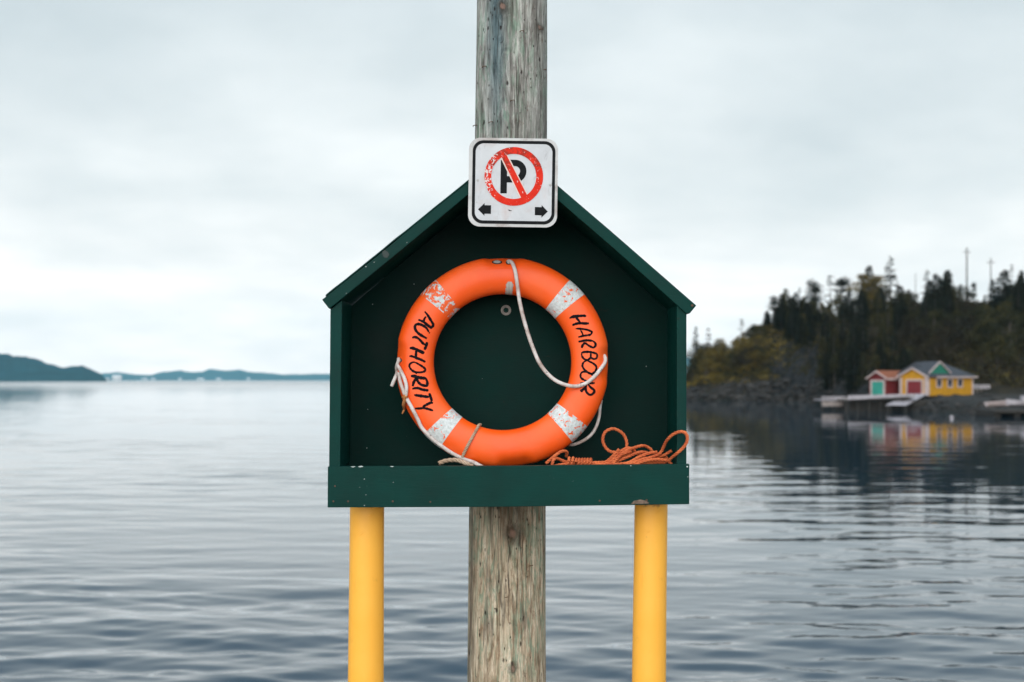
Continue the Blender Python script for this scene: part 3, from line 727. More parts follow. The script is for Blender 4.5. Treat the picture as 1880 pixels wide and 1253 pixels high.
def yellow_house():
    o = empty('boathouse', ((1703 - 940) * 155 / F, 155, 1.56), YAW)
    tag(o, 'yellow boathouse with grey roof, maroon door and three small windows on the shore', 'boathouse')
    W = MB()
    W.prism([(0, 0, 0), (0, 0, 2.12), (0, 1.9, 2.95), (0, 3.8, 2.12), (0, 3.8, 0)], (1.2, 0, 0)).box(1.2, 7.8, 0, 5.5, 0, 2.18)
    W.build('wall', M_HY, o, local=True)
    gable_roof(0, 2.6, 0, 3.8, 2.14, 3.02).build('porch_roof', M_ROOF, o, local=True)
    h = MB(); e = .35
    v = [(1.2 - .1, -e, 2.12), (7.8 + e, -e, 2.12), (7.8 + e, 5.5 + e, 2.12), (1.2 - .1, 5.5 + e, 2.12), (1.3, 2.75, 3.72), (5.8, 2.75, 3.72),
         (1.2 - .1, -e, 2.0), (7.8 + e, -e, 2.0), (7.8 + e, 5.5 + e, 2.0), (1.1, 5.5 + e, 2.0)]
    h.add(v, [(0, 1, 5, 4), (1, 2, 5), (2, 3, 4, 5), (3, 0, 4), (0, 6, 7, 1), (1, 7, 8, 2), (2, 8, 9, 3), (3, 9, 6, 0), (6, 9, 8, 7)])
    rf = h.build('roof', M_ROOF, o, local=True)
    d = MB(); d.prism([(0.7, .25, 2.45), (3.95, .25, 2.45), (2.3, .25, 3.62)], (0, 2.2, 0)); d.build('gable', M_DKG, rf, local=True)
    d = MB()
    for xa in (0.45, 4.2): d.prism([(xa, .22, 2.42), (2.3, .22, 3.66), (2.3, .22, 3.80), (xa, .22, 2.56)], (0, 2.3, 0))
    d.build('gable_roof', M_ROOF, rf, local=True)
    t = MB()
    for xa, xb in ((0.45, 2.3), (4.2, 2.3)):
        t.prism([(xa, .12, 2.40), (xb, .12, 3.66), (xb, .12, 3.82), (xa, .12, 2.56)], (0, .09, 0))
    t.build('gable_trim', M_HT, rf, local=True)
    f = MB()
    f.box(1.1, 8.16, -.42, -.355, 1.98, 2.13); f.build('fascia', M_HT, o, local=True)
    f = MB()
    for ya, yb in ((-.32, 1.9), (4.12, 1.9)):
        f.prism([(-.30, ya, 1.92), (-.30, yb, 2.95), (-.30, yb, 3.13), (-.30, ya, 2.10)], (.05, 0, 0))
    f.build('bargeboard', M_HT, o, local=True)
    for y0, y1 in ((-.03, .42), (3.45, 3.82)):
        MB().box(-.05, -.003, y0, y1, 0, 2.05).build('corner_board', M_HT, o, local=True)
    MB().box(0.0, .25, -.05, -.003, 0, 1.98).build('corner_board', M_HT, o, local=True)
    MB().box(7.6, 7.84, -.05, -.003, 0, 1.98).build('corner_board', M_HT, o, local=True)
    MB().box(-.06, -.004, .78, 2.72, .02, 1.62).build('door', M_HR, o, local=True)
    t = MB(); t.box(-.08, -.003, .60, .78, 0, 1.8).box(-.08, -.003, 2.72, 2.92, 0, 1.8).box(-.08, -.003, .78, 2.72, 1.62, 1.82); t.build('door_frame', M_HT, o, local=True)
    for wx in (1.9, 3.75, 5.5):
        w_ = MB().box(wx - .31, wx + .31, -.03, -.004, 1.04, 1.80).build('window', M_GLASS, o, local=True)
        t = MB(); t.box(wx - .46, wx - .31, -.06, -.003, .88, 1.94).box(wx + .31, wx + .46, -.06, -.003, .88, 1.94).box(wx - .31, wx + .31, -.06, -.003, .88, 1.04).box(wx - .31, wx + .31, -.06, -.003, 1.80, 1.94)
        t.build('frame', M_HT, w_, local=True)
def red_house():
    o = empty('boathouse', ((1627 - 940) * 158 / F, 158, 1.56), YAW)
    tag(o, 'small dark red boathouse with teal doors left of the yellow one', 'boathouse')
    W = MB(); W.prism([(0, 0, 0), (0, 0, 2.0), (0, 1.2, 2.65), (0, 2.4, 2.0), (0, 2.4, 0)], (4.4, 0, 0)); W.build('wall', M_RED, o, local=True)
    gable_roof(0, 4.5, 0, 2.4, 2.02, 2.68, .1, .28).build('roof', M_ROOFB, o, local=True)
    f = MB()
    for ya, yb in ((-.3, 1.2), (2.7, 1.2)): f.prism([(-.3, ya, 1.78), (-.3, yb, 2.62), (-.3, yb, 2.79), (-.3, ya, 1.95)], (.05, 0, 0))
    f.build('bargeboard', M_HT, o, local=True)
    MB().box(-.3, 4.4, -.36, -.3, 1.74, 1.95).build('fascia', M_HT, o, local=True)
    for k in range(2): MB().box(-.06, -.004, .38 + k * .82, 1.17 + k * .82, .05, 1.55).build('door', M_TEAL, o, local=True)
    t = MB(); t.box(-.08, -.003, .16, .37, 0, 1.75).box(-.08, -.003, 2.0, 2.2, 0, 1.75).box(-.08, -.003, .37, 2.0, 1.56, 1.75); t.build('door_frame', M_HT, o, local=True)
yellow_house(); red_house()
def pier():
    o = empty('jetty', at(1600, 735, 151)); tag(o, 'grey jetty with pale side boards below the red boathouse', 'jetty')
    A = at(1546, 733, 152); Bp = at(1668, 727, 152)
    d = MB(); d.prism([(A.x, 149.5, A.z - .12), (Bp.x, 149.5, Bp.z - .12), (Bp.x, 149.5, Bp.z), (A.x, 149.5, A.z)], (0, 9, 0)); d.build('deck', M_PALE, o)
    r_ = MB(); r_.prism([(A.x, 149.3, A.z - .05), (Bp.x, 149.3, Bp.z + .02), (Bp.x, 149.3, Bp.z + .22), (A.x, 149.3, A.z + .40)], (0, .08, 0)); r_.build('side_board', M_WHITEW, o)
    for i in range(7):
        x = A.x + (Bp.x - A.x) * i / 6
        for yy in (150, 154): MB().cone((x, yy, -2), (x, yy, A.z - .1), .13, .12).build('piling', M_DKW, o)
    MB().box(A.x + .5, Bp.x + 4, 150.7, 157, -.5, A.z - .15).build('underdeck_shade_block', M_DKW, o)  # dark block added to stand for the shade under the deck
    s = empty('landing_stage', at(1522, 745, 156)); tag(s, 'pale landing stage of two stacked plank bands at the jetty left end', 'landing stage')
    a = at(1501, 740, 156).x; b = at(1543, 740, 156).x
    MB().box(a, b, 154, 158, 1.05, 1.17).build('deck', M_WHITEW, s)
    m_ = MB()
    m_.box(a, b, 153.9, 153.98, 1.18, 1.30).box(a, b, 153.9, 153.98, 1.40, 1.52); m_.build('rail', M_WHITEW, s)
    MB().box(a, b, 153.6, 153.95, .45, .95).build('lower_board', M_PALE, s)
    for x in (a + .1, (a + b) / 2, b - .1): MB().cone((x, 154.2, -2), (x, 154.2, 1.5), .1, .1).build('post', M_DKW, s)
    rp = empty('slipway', at(1660, 735, 148)); tag(rp, 'white plank slipway running down from the maroon boathouse door', 'slipway')
    p = [at(1668, 723.5, 153.5), at(1702, 723.5, 153.5), at(1664, 744, 148), at(1626, 744, 148)]
    m_ = MB()
    for i in range(12):
        t0, t1 = i / 12 + .004, (i + 1) / 12 - .004
        q = [p[0].lerp(p[3], t0), p[1].lerp(p[2], t0), p[1].lerp(p[2], t1), p[0].lerp(p[3], t1)]
        m_.prism(q, (0, 0, -.06))
    m_.build('planking', M_WHITEW, rp)
    m_ = MB()
    for s_ in (.08, .92):
        a_, b_ = p[0].lerp(p[1], s_), p[3].lerp(p[2], s_)
        m_.prism([a_ - Vector((.08, 0, .07)), a_ - Vector((-.08, 0, .07)), b_ - Vector((-.08, 0, .07)), b_ - Vector((.08, 0, .07))], (0, 0, -.18))
    m_.build('beam', M_DKW, rp)
    for t_ in (.45, .95):
        for s_ in (.08, .92):
            q = p[0].lerp(p[3], t_).lerp(p[1].lerp(p[2], t_), s_); MB().cone((q.x, q.y, -2), (q.x, q.y, q.z - .2), .11, .1).build('piling', M_DKW, rp)
pier()
def fence():
    o = empty('plank_fence', at(1800, 712, 164)); tag(o, 'low pale plank fence behind the right end of the yellow boathouse', 'fence')
    a = at(1786, 710, 164).x; b = at(1817, 710, 164).x
    for i in range(5):
        x = a + (b - a) * i / 4; MB().box(x - .06, x + .06, 164, 164.1, .8, 2.75).build('post', M_PALE, o)
    m_ = MB(); m_.box(a, b, 163.9, 163.97, 2.30, 2.48).box(a, b, 163.9, 163.97, 2.56, 2.74); m_.build('rail', M_WHITEW, o)
fence()
def boat(px, py, D, length, beam, m_, label, rz, name='rowing_boat'):
    o = empty(name, at(px, py, D), rz); tag(o, label, 'boat', 'boats moored at the right edge')
    hull = MB(); ns = 14; prof = []
    for i in range(ns + 1):
        t = i / ns; wv = beam / 2 * (math.sin(math.pi * (0.12 + .88 * (1 - t)) * .55) ** .8 if t < 1 else 0) * (1 - t ** 4)
        sheer = .42 + .22 * t ** 2
        prof.append([(-length / 2 + t * length, s * wv * k, z) for s, k, z in ((-1, 1, sheer), (-1, .75, .15), (0, 0, 0.0 + .1 * t ** 3), (1, .75, .15), (1, 1, sheer))])
    for r_ in prof: hull.v += r_
    for i in range(ns):
        for k in range(4): a = i * 5 + k; hull.f.append((a, a + 1, a + 6, a + 5))
    hull.f.append((0, 1, 2, 3, 4))
    h = hull.build('hull', m_, o, local=True)
    sm = h.modifiers.new('thickness', 'SOLIDIFY'); sm.thickness = .04
    for tx in (-.25, .05): MB().box(tx * length, tx * length + .18, -beam * .38, beam * .38, .3, .34).build('thwart', M_PALE, o, local=True)
    return o
boat(1832, 747.5, 130, 2.3, .9, M_HT, 'small beige rowing boat at the tip of the dark float', R(12))
b2 = boat(1885, 746, 128, 3.6, 1.3, M_WHITEW, 'larger white motorboat cut by the right edge of the picture', R(172), 'motorboat')
MB().box(-.6, .5, -.42, .42, .45, .95).build('cabin', M_WHITEW, b2, local=True, bevel=.06)
MB().box(-1.95, -1.8, -.12, .12, .2, .85).build('outboard_motor', M_DKW, b2, local=True, bevel=.03)
fl = empty('floating_dock', at(1870, 760, 127)); tag(fl, 'low dark floating dock at the right edge under the boats', 'dock')
MB().box(at(1815, 0, 128).x, at(1990, 0, 128).x, 126.2, 132, .35, .62).build('deck', M_DKW, fl)
for i in range(5): MB().cone((at(1822 + i * 36, 0, 128).x, 126.6, .18), (at(1822 + i * 36, 0, 128).x, 131.6, .18), .3, .3, 12).build('float', M_DKW, fl)
def ball(mb, c, r, n=16, m=10, sz=1.0):
    base = len(mb.v)
    for i in range(m + 1):
        th = math.pi * i / m
        for k in range(n): a = 2 * math.pi * k / n; mb.v.append((c[0] + r * math.sin(th) * math.cos(a), c[1] + r * math.sin(th) * math.sin(a), c[2] + r * sz * math.cos(th)))
    for i in range(m):
        for k in range(n): mb.f.append((base + i * n + k, base + (i + 1) * n + k, base + (i + 1) * n + (k + 1) % n, base + i * n + (k + 1) % n))
by = empty('mooring_buoy', at(1747, 769, 121.5)); tag(by, 'small white mooring buoy floating before the yellow boathouse', 'buoy')
mb = MB(); ball(mb, (0, 0, .1), .17); mb.build('float', M_WHITEW, by, True, True); MB().cone((0, 0, .25), (0, 0, .36), .03, .02).build('ring', M_STEEL, by, local=True)
for px, top, D, r_, lab in ((1775, 455, 262, .17, 'tallest thin utility pole on the hilltop'), (1819, 474, 262, .13, 'second utility pole right of the tallest one'), (1681, 502, 262, .07, 'faint thin mast over the gap in the treeline')):
    X = (px - 940) * D / F; g = ground(X, D); tp = at(px, top, D).z
    o = empty('utility_pole', (X, D, g)); tag(o, lab, 'utility pole', 'poles on the hilltop')
    MB().cone((0, 0, -.5), (0, 0, tp - g), r_, r_ * .7, 8).build('pole', M_BARK, o, local=True)
    if r_ > .1:
        MB().box(-.7, .7, -.06, .06, tp - g - .9, tp - g - .78).build('crossarm', M_BARK, o, local=True)
def cottage(px, pyb, D, wd, dp, hw, hr, wallm, roofm, label, name='house', rz=0.0, group=None, win=2):
    o = empty(name, at(px, pyb, D), rz); tag(o, label, 'house', group)
    W = MB(); W.prism([(-wd / 2, 0, 0), (-wd / 2, 0, hw), (-wd / 2, dp / 2, hr), (-wd / 2, dp, hw), (-wd / 2, dp, 0)], (wd, 0, 0)); W.build('wall', wallm, o, local=True)
    gable_roof(-wd / 2, wd / 2 + wd * .03, 0, dp, hw + .02 * hr, hr * 1.02, hr * .02, dp * .05, wd * .03).build('roof', roofm, o, local=True)
    for i in range(win):
        x = -wd / 2 + wd * (i + .5) / win; MB().box(x - wd * .05, x + wd * .05, -.03, -.004, hw * .35, hw * .75).build('window', M_GLASS, o, local=True)
M_WHT = simple('white_render', (0.75, 0.76, 0.76), 0.7, 0.05)
cottage(1861, 566, 262, 4.6, 5, 1.3, 2.6, M_WHT, simple('pale_metal_roof', (0.55, 0.58, 0.62), .5), 'white house with a pale roof half hidden on the hilltop at right')

# ------------------------------------------------------------------ far shore
def hill_range(name, prof, D, depth, colr, seed):
    v, f = [], []
    xs = np.arange(prof[0][0], prof[-1][0] + 1, 2.2); ks = (0, .06, .18, .32, .5, .75, 1.0)
    for p in xs:
        top = max(0.0, (HZ - lerp(p, [a for a, _ in prof], [b for _, b in prof])) * D / F)
        for k in ks:
            prf = min(1, k * 1.9) ** .8 if k < .55 else 1 - ((k - .55) / .45) ** 2
            Y = D + (k - .53) * depth; X = (p - 940) * Y / F
            z = (EYE + top) * prf
            z *= 1 + .08 * noise.noise(Vector((p * .05, k * 3, seed))) + .035 * noise.noise(Vector((p * .23, k * 9, seed)))
            v.append((X, Y, z - 1.5 if k in (0, 1.0) else z))
    m = len(ks)
    for i in range(len(xs) - 1):
        for j in range(m - 1): f.append((i * m + j, (i + 1) * m + j, (i + 1) * m + j + 1, i * m + j + 1))
    ma, n, b = mat(name + '_hazed_cover'); vc = coords(n, (1, 1, 3))
    L(n, ramp(n, noise_n(n, vc, .012, 6, .7), [(.3, tuple(c * .5 for c in colr)), (.7, colr)]), b.inputs['Base Color'])  # distance haze is partly painted into this blue-green colour
    b.inputs['Roughness'].default_value = 1.0; b.inputs['Specular IOR Level'].default_value = 0
    o = mesh_obj(name, v, f, ma, smooth=True); tag(o, kind='structure')
hill_range('hills', [(-900, 655), (-500, 625), (-250, 640), (-120, 632), (0, 647), (14, 650), (26, 655), (50, 655), (72, 661), (95, 669), (115, 674), (135, 672), (152, 671), (165, 677), (184, 685), (192, 694), (196, 698)], 3400, 900, (0.018, 0.085, 0.105), 1.0)
hill_range('hills', [(120, 690), (184, 686), (215, 683), (235, 686), (250, 688), (278, 688), (300, 682), (330, 680), (348, 682), (372, 683), (384, 677), (400, 679), (420, 680), (440, 678), (455, 683), (500, 685), (520, 688), (540, 687), (565, 687), (600, 686), (700, 682), (900, 684), (1100, 676), (1200, 668), (1240, 655), (1266, 653), (1300, 665), (1500, 672), (1900, 676)], 8200, 1500, (0.04, 0.17, 0.21), 5.0)
far = [(214, 698, 3300, 20, 11, 7, 'white harbour shed on the far shore, largest pale building there'), (197, 697.5, 3350, 8, 4.5, 6, 'small pale building just left of the white harbour shed'), (265, 697, 7300, 26, 8, 12, 'small pale building on the far shore right of the white harbour shed'),
       (281, 697, 7300, 20, 8, 10, 'pale building, second to the right of the white harbour shed'), (330, 697, 7300, 15, 9, 12, 'tiny white house under the first bump of the far hills'), (368, 697, 7300, 34, 8, 12, 'long pale building near the middle of the far shore'),
       (401, 697, 7300, 26, 8, 12, 'pale building under the highest far hill'), (456, 697, 7300, 15, 9, 12, 'tiny white house on the far shore towards the green box'),
       (60, 697.5, 3150, 5, 2.6, 5, 'tiny cottage at the foot of the dark left hill'), (88, 697.5, 3150, 6, 3, 5, 'small cottage right of centre at the foot of the dark left hill'), (117, 697.5, 3150, 5, 3, 5, 'white cottage at the right foot of the dark left hill')]
for px, py, D, wd, hw, dp, lab in far: cottage(px, py + .6, D, wd, dp, hw * .72, hw, M_WHT, M_WHT, lab, group='pale buildings along the far shore', win=2)

# ------------------------------------------------------------------ wharf we stand on
def wharf():
    rg = random.Random(8); mw = simple('grey_wharf_planks', (0.24, 0.22, 0.19), .85, .35, 4, bumpd=.004)
    o = mb = MB(); y = -5.0
    while y < 5.95:
        mb.box(-9, 9, y, y + .138, 1.62, 1.70 + rg.uniform(-.003, .003)); y += .146
    o = mb.build('wharf_deck', mw); tag(o, kind='structure')
    m_ = MB()
    for x in (-8.5, -5, -1.6, 1.6, 5, 8.5):
        for yy in (-4.5, -1, 2.4, 5.7): m_.cone((x, yy, -3), (x, yy, 1.38), .15, .15, 10)
        m_.box(x - .12, x + .12, -5, 5.9, 1.38, 1.615)
    o = m_.build('wharf_piles', M_DKW); tag(o, kind='structure')
wharf()

# ------------------------------------------------------------------ timber utility pole behind the box
def big_pole():
    v, f = [], []; n = 120; zs = np.arange(1.2, 8.4, .02)
    PYC = 5.565
    for z in zs:
        r = float(np.interp(z, [1.2, 2.12, 2.8, 4.25, 4.78, 8.4], [.16, .1535, .148, .1395, .1355, .115]))
        cx_ = float(np.interp(z, [1.2, 2.12, 2.8, 4.25, 4.78, 8.4], [-.027, -.0215, -.0165, -.0055, -.002, .012]))
        for k in range(n):
            a = 2 * math.pi * k / n; c, s = math.cos(a), math.sin(a)
            d = noise.noise(Vector((c * 1.3, s * 1.3, z * .9))) * .0045 + noise.noise(Vector((c * 9, s * 9, z * .8 + 5))) * .0022 + noise.noise(Vector((c * 24, s * 24, z * 2.0))) * .0012
            for (ka, kz, kh) in ((-1.85, 4.72, .009), (-1.45, 2.72, .010), (-1.53, 2.20, .007)):
                da = (a - (ka % 6.283)); d += kh * math.exp(-(da / .16) ** 2 - ((z - kz) / .035) ** 2)
            v.append((cx_ + (r + d) * c, PYC + (r + d) * s, z))
    m = len(zs)
    for i in range(m - 1):
        for k in range(n): k2 = (k + 1) % n; f.append((i * n + k, i * n + k2, (i + 1) * n + k2, (i + 1) * n + k))
    f.append(tuple((m - 1) * n + k for k in range(n)))
    o = empty('utility_pole', (0, PYC, 1.7)); tag(o, 'weathered grey timber utility pole rising behind the green box', 'utility pole')
    b = mesh_obj('pole_shaft', v, f, M_POLE, None, True)
    b.data.transform(Matrix.Translation((0, -PYC, 0))); b.location = (0, 0, -1.7); b.parent = o     # keeps height in the object's own z
    rg = random.Random(21)
    for i, (px, py) in enumerate([(889, 122), (958, 60), (941, 188), (994, 50), (901, 226), (1000, 122), (871, 226), (880, 1010), (930, 1096), (975, 1040), (897, 990)]):
        x = (px - 940) * 5.44 / F; z = EYE - (py - HZ) * 5.44 / F; r = .144; yy = PYC - math.sqrt(max(0, r * r - (x + .01) ** 2)) 
        q = MB(); add_tube(q, catmull([Vector((x - .007, yy + .01, z)), Vector((x - .006, yy - .007, z + .001)), Vector((x + .006, yy - .007, z + .003)), Vector((x + .007, yy + .01, z + .003))], .002), .0015, 5)
        q.build('staple', M_RUST, o)
big_pole()

# ------------------------------------------------------------------ yellow posts
def post(x0, zt, x1, r0, r1, label):
    Y = 5.235
    o = empty('steel_post', (x1 - .005, Y, 1.7)); tag(o, label, 'post', 'yellow posts under the box')
    v, f = [], []; n = 64; zs = np.linspace(1.705, zt, 70)
    for z in zs:
        t = (z - 1.705) / (zt - 1.705); t2 = (z - 2.19) / (zt - 2.19)
        x = x1 + (x0 - x1) * t2; r = r1 + (r0 - r1) * t2
        for k in range(n):
            a = 2 * math.pi * k / n; d = noise.noise(Vector((math.cos(a) * 1.2 + x0 * 9, math.sin(a) * 1.2, z * 3))) * .0009
            v.append((x + (r + d) * math.cos(a), Y + (r + d) * math.sin(a), z))
    for i in range(len(zs) - 1):
        for k in range(n): k2 = (k + 1) % n; f.append((i * n + k, i * n + k2, (i + 1) * n + k2, (i + 1) * n + k))
    f.append(tuple((len(zs) - 1) * n + k for k in range(n)))
    for (bx_, bz, bw, bh) in ((-.2, zt - .118, .007, .0035), (-.55, zt - .30, .0035, .03), (.35, zt - .05, .010, .003)):
        a = -math.pi / 2 + bx_; rr0 = r0 + (r1 - r0) * (zt - bz) / (zt - 2.19)
        q = MB(); ball(q, (0, 0, 0), 1.0, 12, 8); xc = x0 + (x1 - x0) * (zt - bz) / (zt - 2.19)
        q.v = [(xc + (rr0 - .0004 + p[1] * .0016) * math.cos(a + p[0] * bw / rr0), Y + (rr0 - .0004 + p[1] * .0016) * math.sin(a + p[0] * bw / rr0), bz + p[2] * bh + (.004 * math.sin(p[0] * 1.5))) for p in q.v]
        q.build('paint_run', M_YELLOW, o, True)
    mesh_obj('tube', v, f, M_YELLOW, o, True)
    q = MB(); q.cone((x0, Y, zt - .012), (x0, Y, zt + .002), r0 + .0012, r0 + .0012, 48); q.build('rim', M_RUST, o)
    q = MB(); q.cone((x1, Y, 1.703), (x1, Y, 1.716), .13, .13, 32); q.build('foot_plate', M_YELLOW, o, bevel=.002)
ZBOT = EYE - (931 - HZ) * 5.09 / F
post((674 - 940) * 5.235 / F, ZBOT + .012, (671.6 - 940) * 5.235 / F, .0625, .0655, 'left yellow steel post under the box')
post((1195.5 - 940) * 5.235 / F, ZBOT + .022, (1191.2 - 940) * 5.235 / F, .060, .0625, 'right yellow steel post under the box')

# ------------------------------------------------------------------ the green box
BX = empty('life_ring_box', (-.01, 5.25, 2.85)); tag(BX, 'dark green open fronted wooden box with a gable roof', 'cabinet')
FD = 5.09; BACK = 5.405
def slab(name, pts, d0, d1, m_=M_GREEN, bevel=.0025):
    q = MB(); q.prism([at(x, y, FD) + Vector((0, d0 - FD, 0)) for x, y in pts], (0, d1 - d0, 0)); return q.build(name, m_, BX, bevel=bevel)
slab('front_board', [(602.5, 931.5), (900, 930.5), (1264.5, 925.5), (1264.5, 852), (940, 855.2), (603, 856.5)], FD - .018, FD + .02)
slab('shelf', [(606, 875), (1261, 876), (1261, 864.5), (606, 866)], FD + .0225, BACK - .002)
slab('underside_beam', [(612, 924), (1256, 919), (1256, 874), (612, 876)], FD + .10, FD + .20, M_GREEN)
slab('side_board', [(606.5, 568.5), (628, 551), (624.5, 860), (604, 860.5)], FD + .0005, BACK - .003)
slab('side_board', [(1242.5, 557), (1260.5, 574), (1260.5, 858), (1242.5, 858)], FD + .0005, BACK - .003)
slab('roof_board', [(592, 551), (700, 465.5), (780, 399), (940.6, 271), (940.6, 296), (860, 358), (740, 458), (628, 549.5), (605, 567.8)], FD - .012, BACK + .06)
slab('roof_board', [(941.2, 271), (1120, 424), (1277.8, 561.5), (1266, 576), (1259.5, 576.5), (1130, 460), (941.2, 297)], FD - .010, BACK + .06)
slab('back_panel', [(612, 890), (1256, 887), (1256, 572), (941, 282), (612, 567)], BACK, BACK + .016, M_GREEN_SHADE, .001)
# thin sheet lip along the left roof edge, lifted in places
q = MB(); rg = random.Random(4); pts = [at(592 + (935 - 592) * t, 550 + (273 - 550) * t - (1.2 + 1.6 * max(0, noise.noise(Vector((t * 9, 0, 0))))), FD) for t in np.linspace(0.02, .95, 40)]
for i in range(39):
    a, b = pts[i], pts[i + 1]; q.prism([a + Vector((0, -.014, -.004)), b + Vector((0, -.014, -.004)), b + Vector((0, -.014, .0015)), a + Vector((0, -.014, .0015))], (0, .3, 0))
q.build('roof_sheet', M_GREEN, BX)
def lowvert(name, shape, mt, parent, D, thick=.0012, c=None):
    q = MB(); q.prism([at(x, y, D) for x, y in shape], (0, -thick, 0)); return q.build(name, mt, parent)
M_CHIP = simple('bare_primer', (0.45, 0.50, 0.48), .7, .3, 200); M_SCREW = simple('rusted_screw', (0.09, 0.05, 0.03), .8, .4, 200)
M_BAREWOOD = simple('rotten_bare_wood', (0.16, 0.11, 0.08), .9, .5, 120)
for i, (px, py, s) in enumerate([(648, 857.5, 3.5), (662, 857.0, 4), (720, 857.0, 3), (669, 880, 1.2), (722, 886, .9), (669, 928.5, 1.3), (672, 909, .8), (1158, 855.5, 1.3), (672, 490, 1.4), (687, 482, 1.0), (747, 446, 1.0), (636, 539, 1.0), (606, 571, 1.2), (1262, 857, 2.2), (1263, 876, 1.2), (748, 521 , 0)]):
    if not s: continue
    D = FD - .0205 if py > 600 else FD - .0145
    n_ = 9; sh = [(px + s * rnd.uniform(.55, 1.1) * math.cos(6.283 * k / n_) * (1.3 if i in (0, 1, 2) else 1), py + s * (.35 if i in (0, 1, 2) else .8) * rnd.uniform(.5, 1.1) * math.sin(6.283 * k / n_)) for k in range(n_)]
    o = lowvert('paint_chip', sh, M_CHIP, BX, D, .0006)
for px, py, r_ in ((639, 921, 1.8), (721, 921, 1.9), (790, 922, 1.7), (1101, 920, 1.8), (1187, 919, 2.2), (615, 893, 1.6), (1271, 561.5, 2.6), (612, 921, 1.8)):
    D = FD - .0195 if py > 600 else FD - .0115
    q = MB(); c = at(px, py, D); q.cone(c + Vector((0, .001, 0)), c - Vector((0, .0016, 0)), r_ / 513, r_ / 600, 12); q.build('screw', M_SCREW, BX)
lowvert('rot_patch', [(1158, 925.6), (1164, 920), (1176, 917.5), (1186, 920), (1192, 923.5), (1191, 925.2)], M_BAREWOOD, BX, FD - .0185, .0007)
lowvert('knot', [(702, 462), (707, 459.5), (712, 463), (715, 468), (711, 474), (705, 473), (702, 468)], simple('dark_knot', (.006, .02, .017), .5), BX, FD - .0125, .0008)
for px, py in ((675, 752), (673.5, 823), (684, 559), (760, 522)):
    c = at(px, py, BACK - .001); q = MB(); q.cone(c + Vector((0, .002, 0)), c - Vector((0, .001, 0)), .0018, .0012, 8); q.build('nail', M_CHIP, BX)
# washer and bolt on the back panel
c = at(929, 570, BACK); q = MB(); n_ = 40; ra, rb = .0195, .0100
for k in range(n_):
    a = 6.2832 * k / n_
    for r_, yy in ((ra, -.001), (ra, -.0035), (rb, -.0035), (rb, -.001)): q.v.append((c.x + r_ * math.cos(a), c.y + yy, c.z + r_ * math.sin(a)))
for k in range(n_):
    k2 = (k + 1) % n_
    for j in range(4): q.f.append((k * 4 + j, k2 * 4 + j, k2 * 4 + (j + 1) % 4, k * 4 + (j + 1) % 4))
q.build('washer', M_STEEL, BX)
q = MB(); q.cone(c + Vector((0, -.001, 0)), c - Vector((0, .006, 0)), .0075, .007, 6); q.build('bolt', m_green_paint('green_bolt_paint', .6), BX)

# ------------------------------------------------------------------ life ring
RC = Vector(((922.6 - 940) * 5.25 / F, 5.25, EYE - (664.9 - HZ) * 5.25 / F)); TILT = R(4.0)
RMAJ, RA, RB = .3238, .0702, .053
RING = empty('life_ring', RC); RING.rotation_euler = (-TILT, 0, 0); tag(RING, 'orange life ring lettered in black with four worn white bands', 'life ring')
bpy.context.view_layer.update(); RM = RING.matrix_world.copy()
def ring_pt(th, ph, grow=0.0, dents=True):
    """th round the ring, ph round the tube: 0 faces outward, 90 faces the viewer"""
    ca, sa = math.cos(ph), math.sin(ph); e = 0.92
    ra = (RA + grow) * math.copysign(abs(ca) ** e, ca); rb = (RB + grow) * math.copysign(abs(sa) ** e, sa)
    if dents:
        for t0 in (R(90), R(178.5), R(-1.5), R(-83)):
            dt = (th - t0 + math.pi) % (2 * math.pi) - math.pi
            k = math.exp(-(dt / .155) ** 6)
            side = max(0, math.cos(ph - R(28))) ** 5
            ra -= k * side * .010 ; rb -= k * side * .006
    if dents:
        dt = (th - R(95) + math.pi) % (2 * math.pi) - math.pi
        for pc in (72, 84):
            rb -= .0009 * math.exp(-(dt / .18) ** 8) * math.exp(-((ph - R(pc)) / .02) ** 2)
    rad = (RMAJ + ra)
    return Vector((rad * math.cos(th), -rb, rad * math.sin(th) * .992))
def ring_mesh(t0, t1, nt_, nph, grow, closed, p0=0, p1=2 * math.pi):
    q = MB(); full = abs(p1 - p0 - 2 * math.pi) < 1e-6
    cols = nph if full else nph + 1
    for i in range(nt_ if closed else nt_ + 1):
        th = t0 + (t1 - t0) * i / nt_
        for k in range(cols): q.v.append(tuple(ring_pt(th, p0 + (p1 - p0) * k / nph, grow)))
    rows = nt_ if closed else nt_ + 1
    for i in range(rows if closed else rows - 1):
        for k in range(nph):
            k2 = (k + 1) % cols if full else k + 1; i2 = (i + 1) % rows
            q.f.append((i * cols + k, i * cols + k2, i2 * cols + k2, i2 * cols + k))
    return q
rb_ = ring_mesh(0, 2 * math.pi, 400, 96, 0, True).build('ring_body', M_ORANGE, RING, True, True)
dg = bpy.context.evaluated_depsgraph_get()
BV = BVHTree.FromPolygons([RM @ v.co for v in rb_.data.vertices], [tuple(p.vertices) for p in rb_.data.polygons])
CAM = Vector((0, 0, EYE))
def hit(px, py):
    d = (at(px, py, 5.0) - CAM).normalized(); loc, nr, _, _ = BV.ray_cast(CAM, d)
    if loc is None: return None, None
    if nr.dot(d) > 0: nr = -nr
    return loc, nr
def ring_front(py):   # depth of the plane touching the ring's face
    z = EYE - (py - HZ) * 5.2 / F; return RC.y - RB + (z - RC.z) * math.tan(TILT)
bands = [(134.8, 11.6, .465, .49, 0.0), (45.2, 11.2, .60, .615, 3.1), (228.8, 11.2, .585, .60, 8.3), (-43.6, 11.6, .565, .58, 5.2)]
